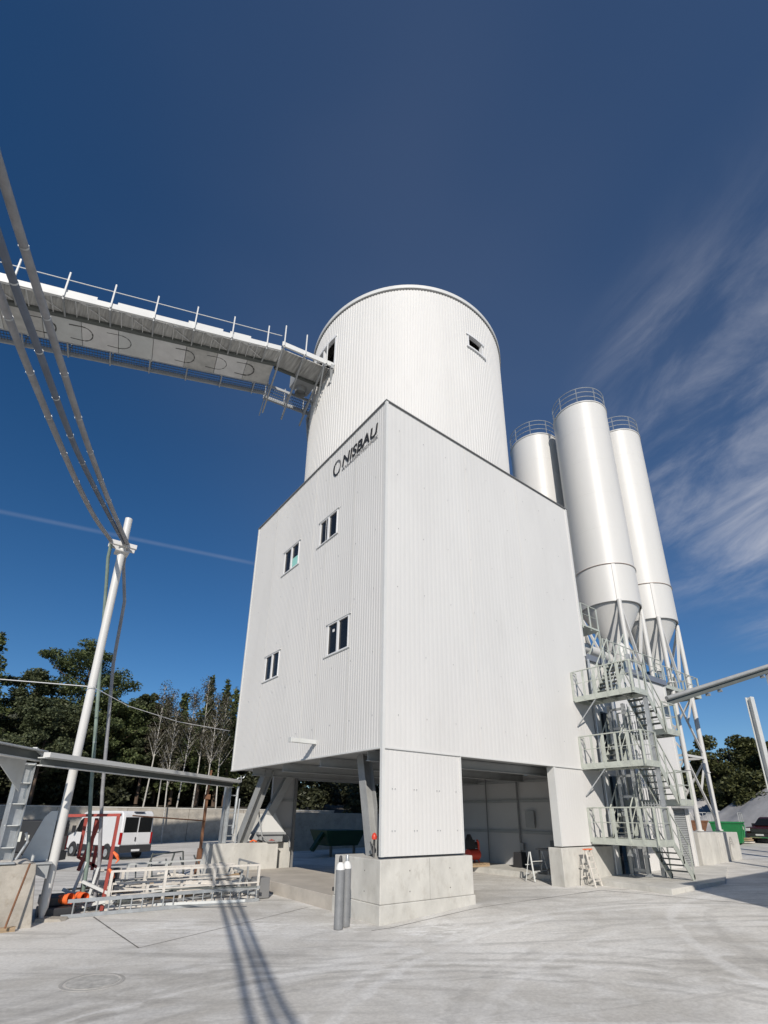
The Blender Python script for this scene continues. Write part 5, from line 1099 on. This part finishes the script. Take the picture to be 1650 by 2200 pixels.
def tree(name, label, cat, x, y, z0, h, w, kind, seed, m='needle', group=None, lean=(0, 0)):
    r = np.random.default_rng(seed); t = thing(name, label, cat, (0, 0, 0), group); tr_ = MB(); pts = []
    rb = .016*h
    if kind == 'pine':           # bare lower trunk, irregular layered pads on crooked limbs
        trunk = [Vector((lean[0]*k*k*h, lean[1]*k*k*h, h*k*.93)) for k in np.linspace(0, 1, 7)]; tr_.path(trunk, rb, 8, rb*.25)
        nb = 26
        for i in range(nb):
            k = .34+.64*(i+r.random())/nb; a = i*2.4+r.random(); env = w*(.38+.62*math.sin(math.pi*min(1, (k-.25)/.78)**.8))*(.55+.6*r.random())
            p0 = Vector((lean[0]*k*k*h, lean[1]*k*k*h, h*k*.93)); e = p0+Vector((math.cos(a)*env, math.sin(a)*env, env*(.12+.45*r.random()))); mid_ = (p0+e)/2+Vector((0, 0, -.08*env))
            tr_.path([p0, mid_, e], rb*.30, 5, rb*.07)
            for q in range(3): 
                f = 1-q*.28; c = p0+(e-p0)*f; pts.append(clump(tuple(c+Vector(r.normal(size=3)*.25)), w*(.15+.13*r.random()), int(400*(1-.2*q)), r, .62))
        pts.append(clump((lean[0]*h, lean[1]*h, h*.96), w*.22, 420, r, .8)); sz = .125
    elif kind == 'spruce':
        tr_.path([(0, 0, 0), (0, 0, h)], rb, 8, .02)
        nl = int(h*1.9)
        for i in range(nl):
            k = .18+.82*i/nl; R = w*1.25*(1-k)**.75*(.55+.8*r.random())+.12
            for j_ in range(7):
                a = j_*.9+r.random()*6; L_ = R*(.6+.5*r.random()); n_ = max(6, int(26*L_)); u = r.random(n_)
                c = np.stack([np.cos(a)*L_*u, np.sin(a)*L_*u, h*k-.28*L_*u+.15*r.normal(size=n_)], 1)+r.normal(size=(n_, 3))*.10*(1+L_*.3); pts.append(c)
        sz = .19
    elif kind == 'birch':
        sw = r.normal(size=2)*.022; trunk = [Vector((sw[0]*h*math.sin(k*2.2)+lean[0]*k*h, sw[1]*h*math.sin(k*2.5), h*k)) for k in np.linspace(0, 1, 9)]; tr_.path(trunk, .0068*h, 8, .02)
        for i in range(34):
            k = .36+.62*r.random(); i0 = min(7, int(k*8)); p0 = trunk[i0].lerp(trunk[i0+1], k*8-i0); a = r.random()*6.28; L_ = w*(.5+.6*r.random())*(1.15-k)
            e = p0+Vector((math.cos(a)*L_*.7, math.sin(a)*L_*.7, L_*1.1)); tr_.path([p0, e], .028, 4, .008)
            for q in range(3): pts.append(clump(tuple(p0.lerp(e, .4+.3*q)), .6, 22, r, 1.3))
        sz = .075
    else:                        # broadleaf: many lobes of small leaves, with holes between them
        tr_.path([(0, 0, 0), (.1*r.normal(), .1*r.normal(), h*.45), (0, 0, h*.8)], rb*1.3, 8, rb*.4)
        for i in range(46):
            a = r.random()*6.28; k = r.random()**.8; rad = w*math.sqrt(max(0, 1-(2*k-1)**2*.8))*(.45+.55*r.random()); c = (math.cos(a)*rad, math.sin(a)*rad, h*(.22+.70*k))
            tr_.path([(0, 0, h*.4*(.5+k*.5)), c], rb*.25, 4, rb*.06); pts.append(clump(c, w*(.20+.15*r.random()), 700, r, .8))
        sz = .15
    P = np.concatenate(pts); V, F = leaf_quads(P, sz, .5, seed)
    tr_.build('trunk', 'birch' if kind == 'birch' else 'bark', t, smooth=50); np_obj('crown', V, F, m, t)
    t.location = (x, y, z0); t.rotation_euler = (0, 0, 0); return t
CAMX, CAMY = -8.69, -11.48
def at(azd, dist): a = R_(azd); return CAMX+math.cos(a)*dist, CAMY+math.sin(a)*dist
GP = 'trees on the slope above the retaining wall'
def plant(name, label, cat, azd, dist, ztop, w, kind, seed, m='needle', lean=(0, 0), grp=GP):
    x, y = at(azd, dist); z0 = hz(x, y)-.2 if y > 36.4 else gz(x, y)-.1
    return tree(name, label, cat, x, y, z0, ztop-z0, w, kind, seed, m, grp, lean)
plant('pine_tree', 'tallest pine with a broad open crown, left of and behind the pole top', 'tree', 84.6, 57, 18.6, 4.6, 'pine', 11, lean=(.03, 0))
plant('pine_tree', 'rounded bushy pine to the left of the tallest pine', 'tree', 88.2, 56, 15.2, 3.2, 'pine', 12, 'needle2')
plant('spruce_tree', 'dark conifer cut by the left picture edge', 'tree', 92.0, 54, 17.6, 2.9, 'spruce', 13)
plant('pine_tree', 'low brownish pine below the tallest pine, left of the pole', 'tree', 86.6, 50, 11.2, 3.2, 'pine', 14, 'needle2')
plant('pine_tree', 'low dark pine just right of the pole', 'tree', 81.3, 54, 12.6, 3.4, 'pine', 15)
plant('pine_tree', 'broad dark pine between the pole and the birches', 'tree', 79.2, 56, 13.2, 3.5, 'pine', 16)
plant('pine_tree', 'small pine at the left end of the birch group', 'tree', 77.9, 55, 14.0, 2.2, 'pine', 17, 'needle2')
for i, (a_, d_, z_, l_) in enumerate(((77.2, 49.5, 13.0, 'birch with forked trunk, leftmost of the group'), (75.9, 52, 13.0, 'second birch from the left, straight thin trunk'), (74.1, 49, 12.4, 'birch in the middle of the group with a bend'), (72.6, 51, 14.4, 'tall slim birch right of the middle'), (71.5, 49, 12.2, 'birch leaning right, close to the building'), (70.3, 50, 12.6, 'rightmost birch, half hidden by the white building'), (75.0, 47, 10.4, 'short birch standing in front of the others'))):
    plant('birch_tree', l_, 'birch', a_, d_+1.6, z_+.9, 2.2, 'birch', 30+i, 'twig', lean=(.012*(i % 3)-.01, 0))
for i, (a_, d_, z_, w_, l_) in enumerate(((74.8, 56, 14.8, 1.5, 'slim conifer top behind the middle birches'), (72.3, 56, 16.7, 1.35, 'tallest slim conifer behind the birches'), (70.6, 57, 16.8, 1.4, 'slim conifer at the edge of the building'), (69.6, 55, 15.4, 1.6, 'conifer mostly hidden by the white wall'), (76.4, 58, 14.2, 1.7, 'dark conifer behind the leftmost birches'))):
    plant('conifer_tree', l_, 'tree', a_, d_, z_, w_, 'spruce', 50+i)
GR = 'trees behind the gravel heaps'
plant('broadleaf_tree', 'big round dark broadleaf tree right of the silo legs', 'tree', 18.6, 64, 11.2, 3.9, 'broad', 70, 'leaf', grp=GR)
plant('broadleaf_tree', 'broadleaf tree cut by the right picture edge', 'tree', 14.9, 62, 9.6, 3.8, 'broad', 71, 'leaf', grp=GR)
plant('broadleaf_tree', 'lower tree between the silo legs and the big round tree', 'tree', 21.0, 66, 8.4, 3.2, 'broad', 72, 'leaf', grp=GR)
plant('broadleaf_tree', 'low bushy tree in front of the big round tree', 'tree', 17.0, 58, 6.6, 3.4, 'broad', 73, 'leaf', grp=GR)
# mass of forest behind
def forest(name, spots, seed, m='forest'):
    r = np.random.default_rng(seed); pts = []
    for (azd, dist, ztop, w_) in spots:
        x, y = at(azd, dist); z0 = hz(x, y) if y > 36.4 else gz(x, y)
        for k in range(9):
            c = (x+r.normal()*w_*.55, y+r.normal()*w_*.5, z0+(ztop-z0)*(.06+.88*(k+r.random()*.8)/9)); pts.append(clump(c, w_*(.42+.25*r.random()), 300, r, .8))
    P = np.concatenate(pts); V, F = leaf_quads(P, .24, .4, seed); return tag(np_obj(name, V, F, m), kind='stuff')
spots = [(a_, 60+6*random.random()+(4 if k_ else 0), 11.6+1.5*random.random()+1.6*k_, 2.6) for k_ in (0, 1) for a_ in np.arange(66, 98, 1.7)]
spots += [(a_, (59 if a_ < 78.5 else 53)+3*random.random(), 7.0+1.8*random.random(), 2.0) for a_ in np.arange(64, 97, 1.7)]
spots += [(a_, 55+6*random.random(), 12+2*random.random(), 3.0) for a_ in np.arange(44, 66, 2.2)]
f1 = forest('forest', spots, 90); f1['label'] = 'dark forest mass filling the slope behind the nearer trees'; f1['category'] = 'forest'
spots = [(a_, 72+5*random.random(), 6.6+1.6*random.random(), 3.0) for a_ in np.arange(10, 60, 2.2)]
f2 = forest('distant_forest', spots, 91); f2['label'] = 'distant forest behind the gravel heaps and beyond the building'; f2['category'] = 'forest'
# pines added out of view on the left to shade wall and dark van
for i, (x, y, l_) in enumerate(((-19.5, 15.5, 'unseen pine added for shade just outside the left edge, nearest to the frame'), (-23.5, 16.5, 'second unseen pine added for shade outside the left edge'), (-27.5, 15.5, 'third unseen pine added for shade outside the left edge'), (-31.5, 17.0, 'fourth unseen pine added for shade outside the left edge, farthest out'))):
    tree('pine_tree', l_, 'tree', x, y, 0, 22, 4.0, 'pine', 95+i)
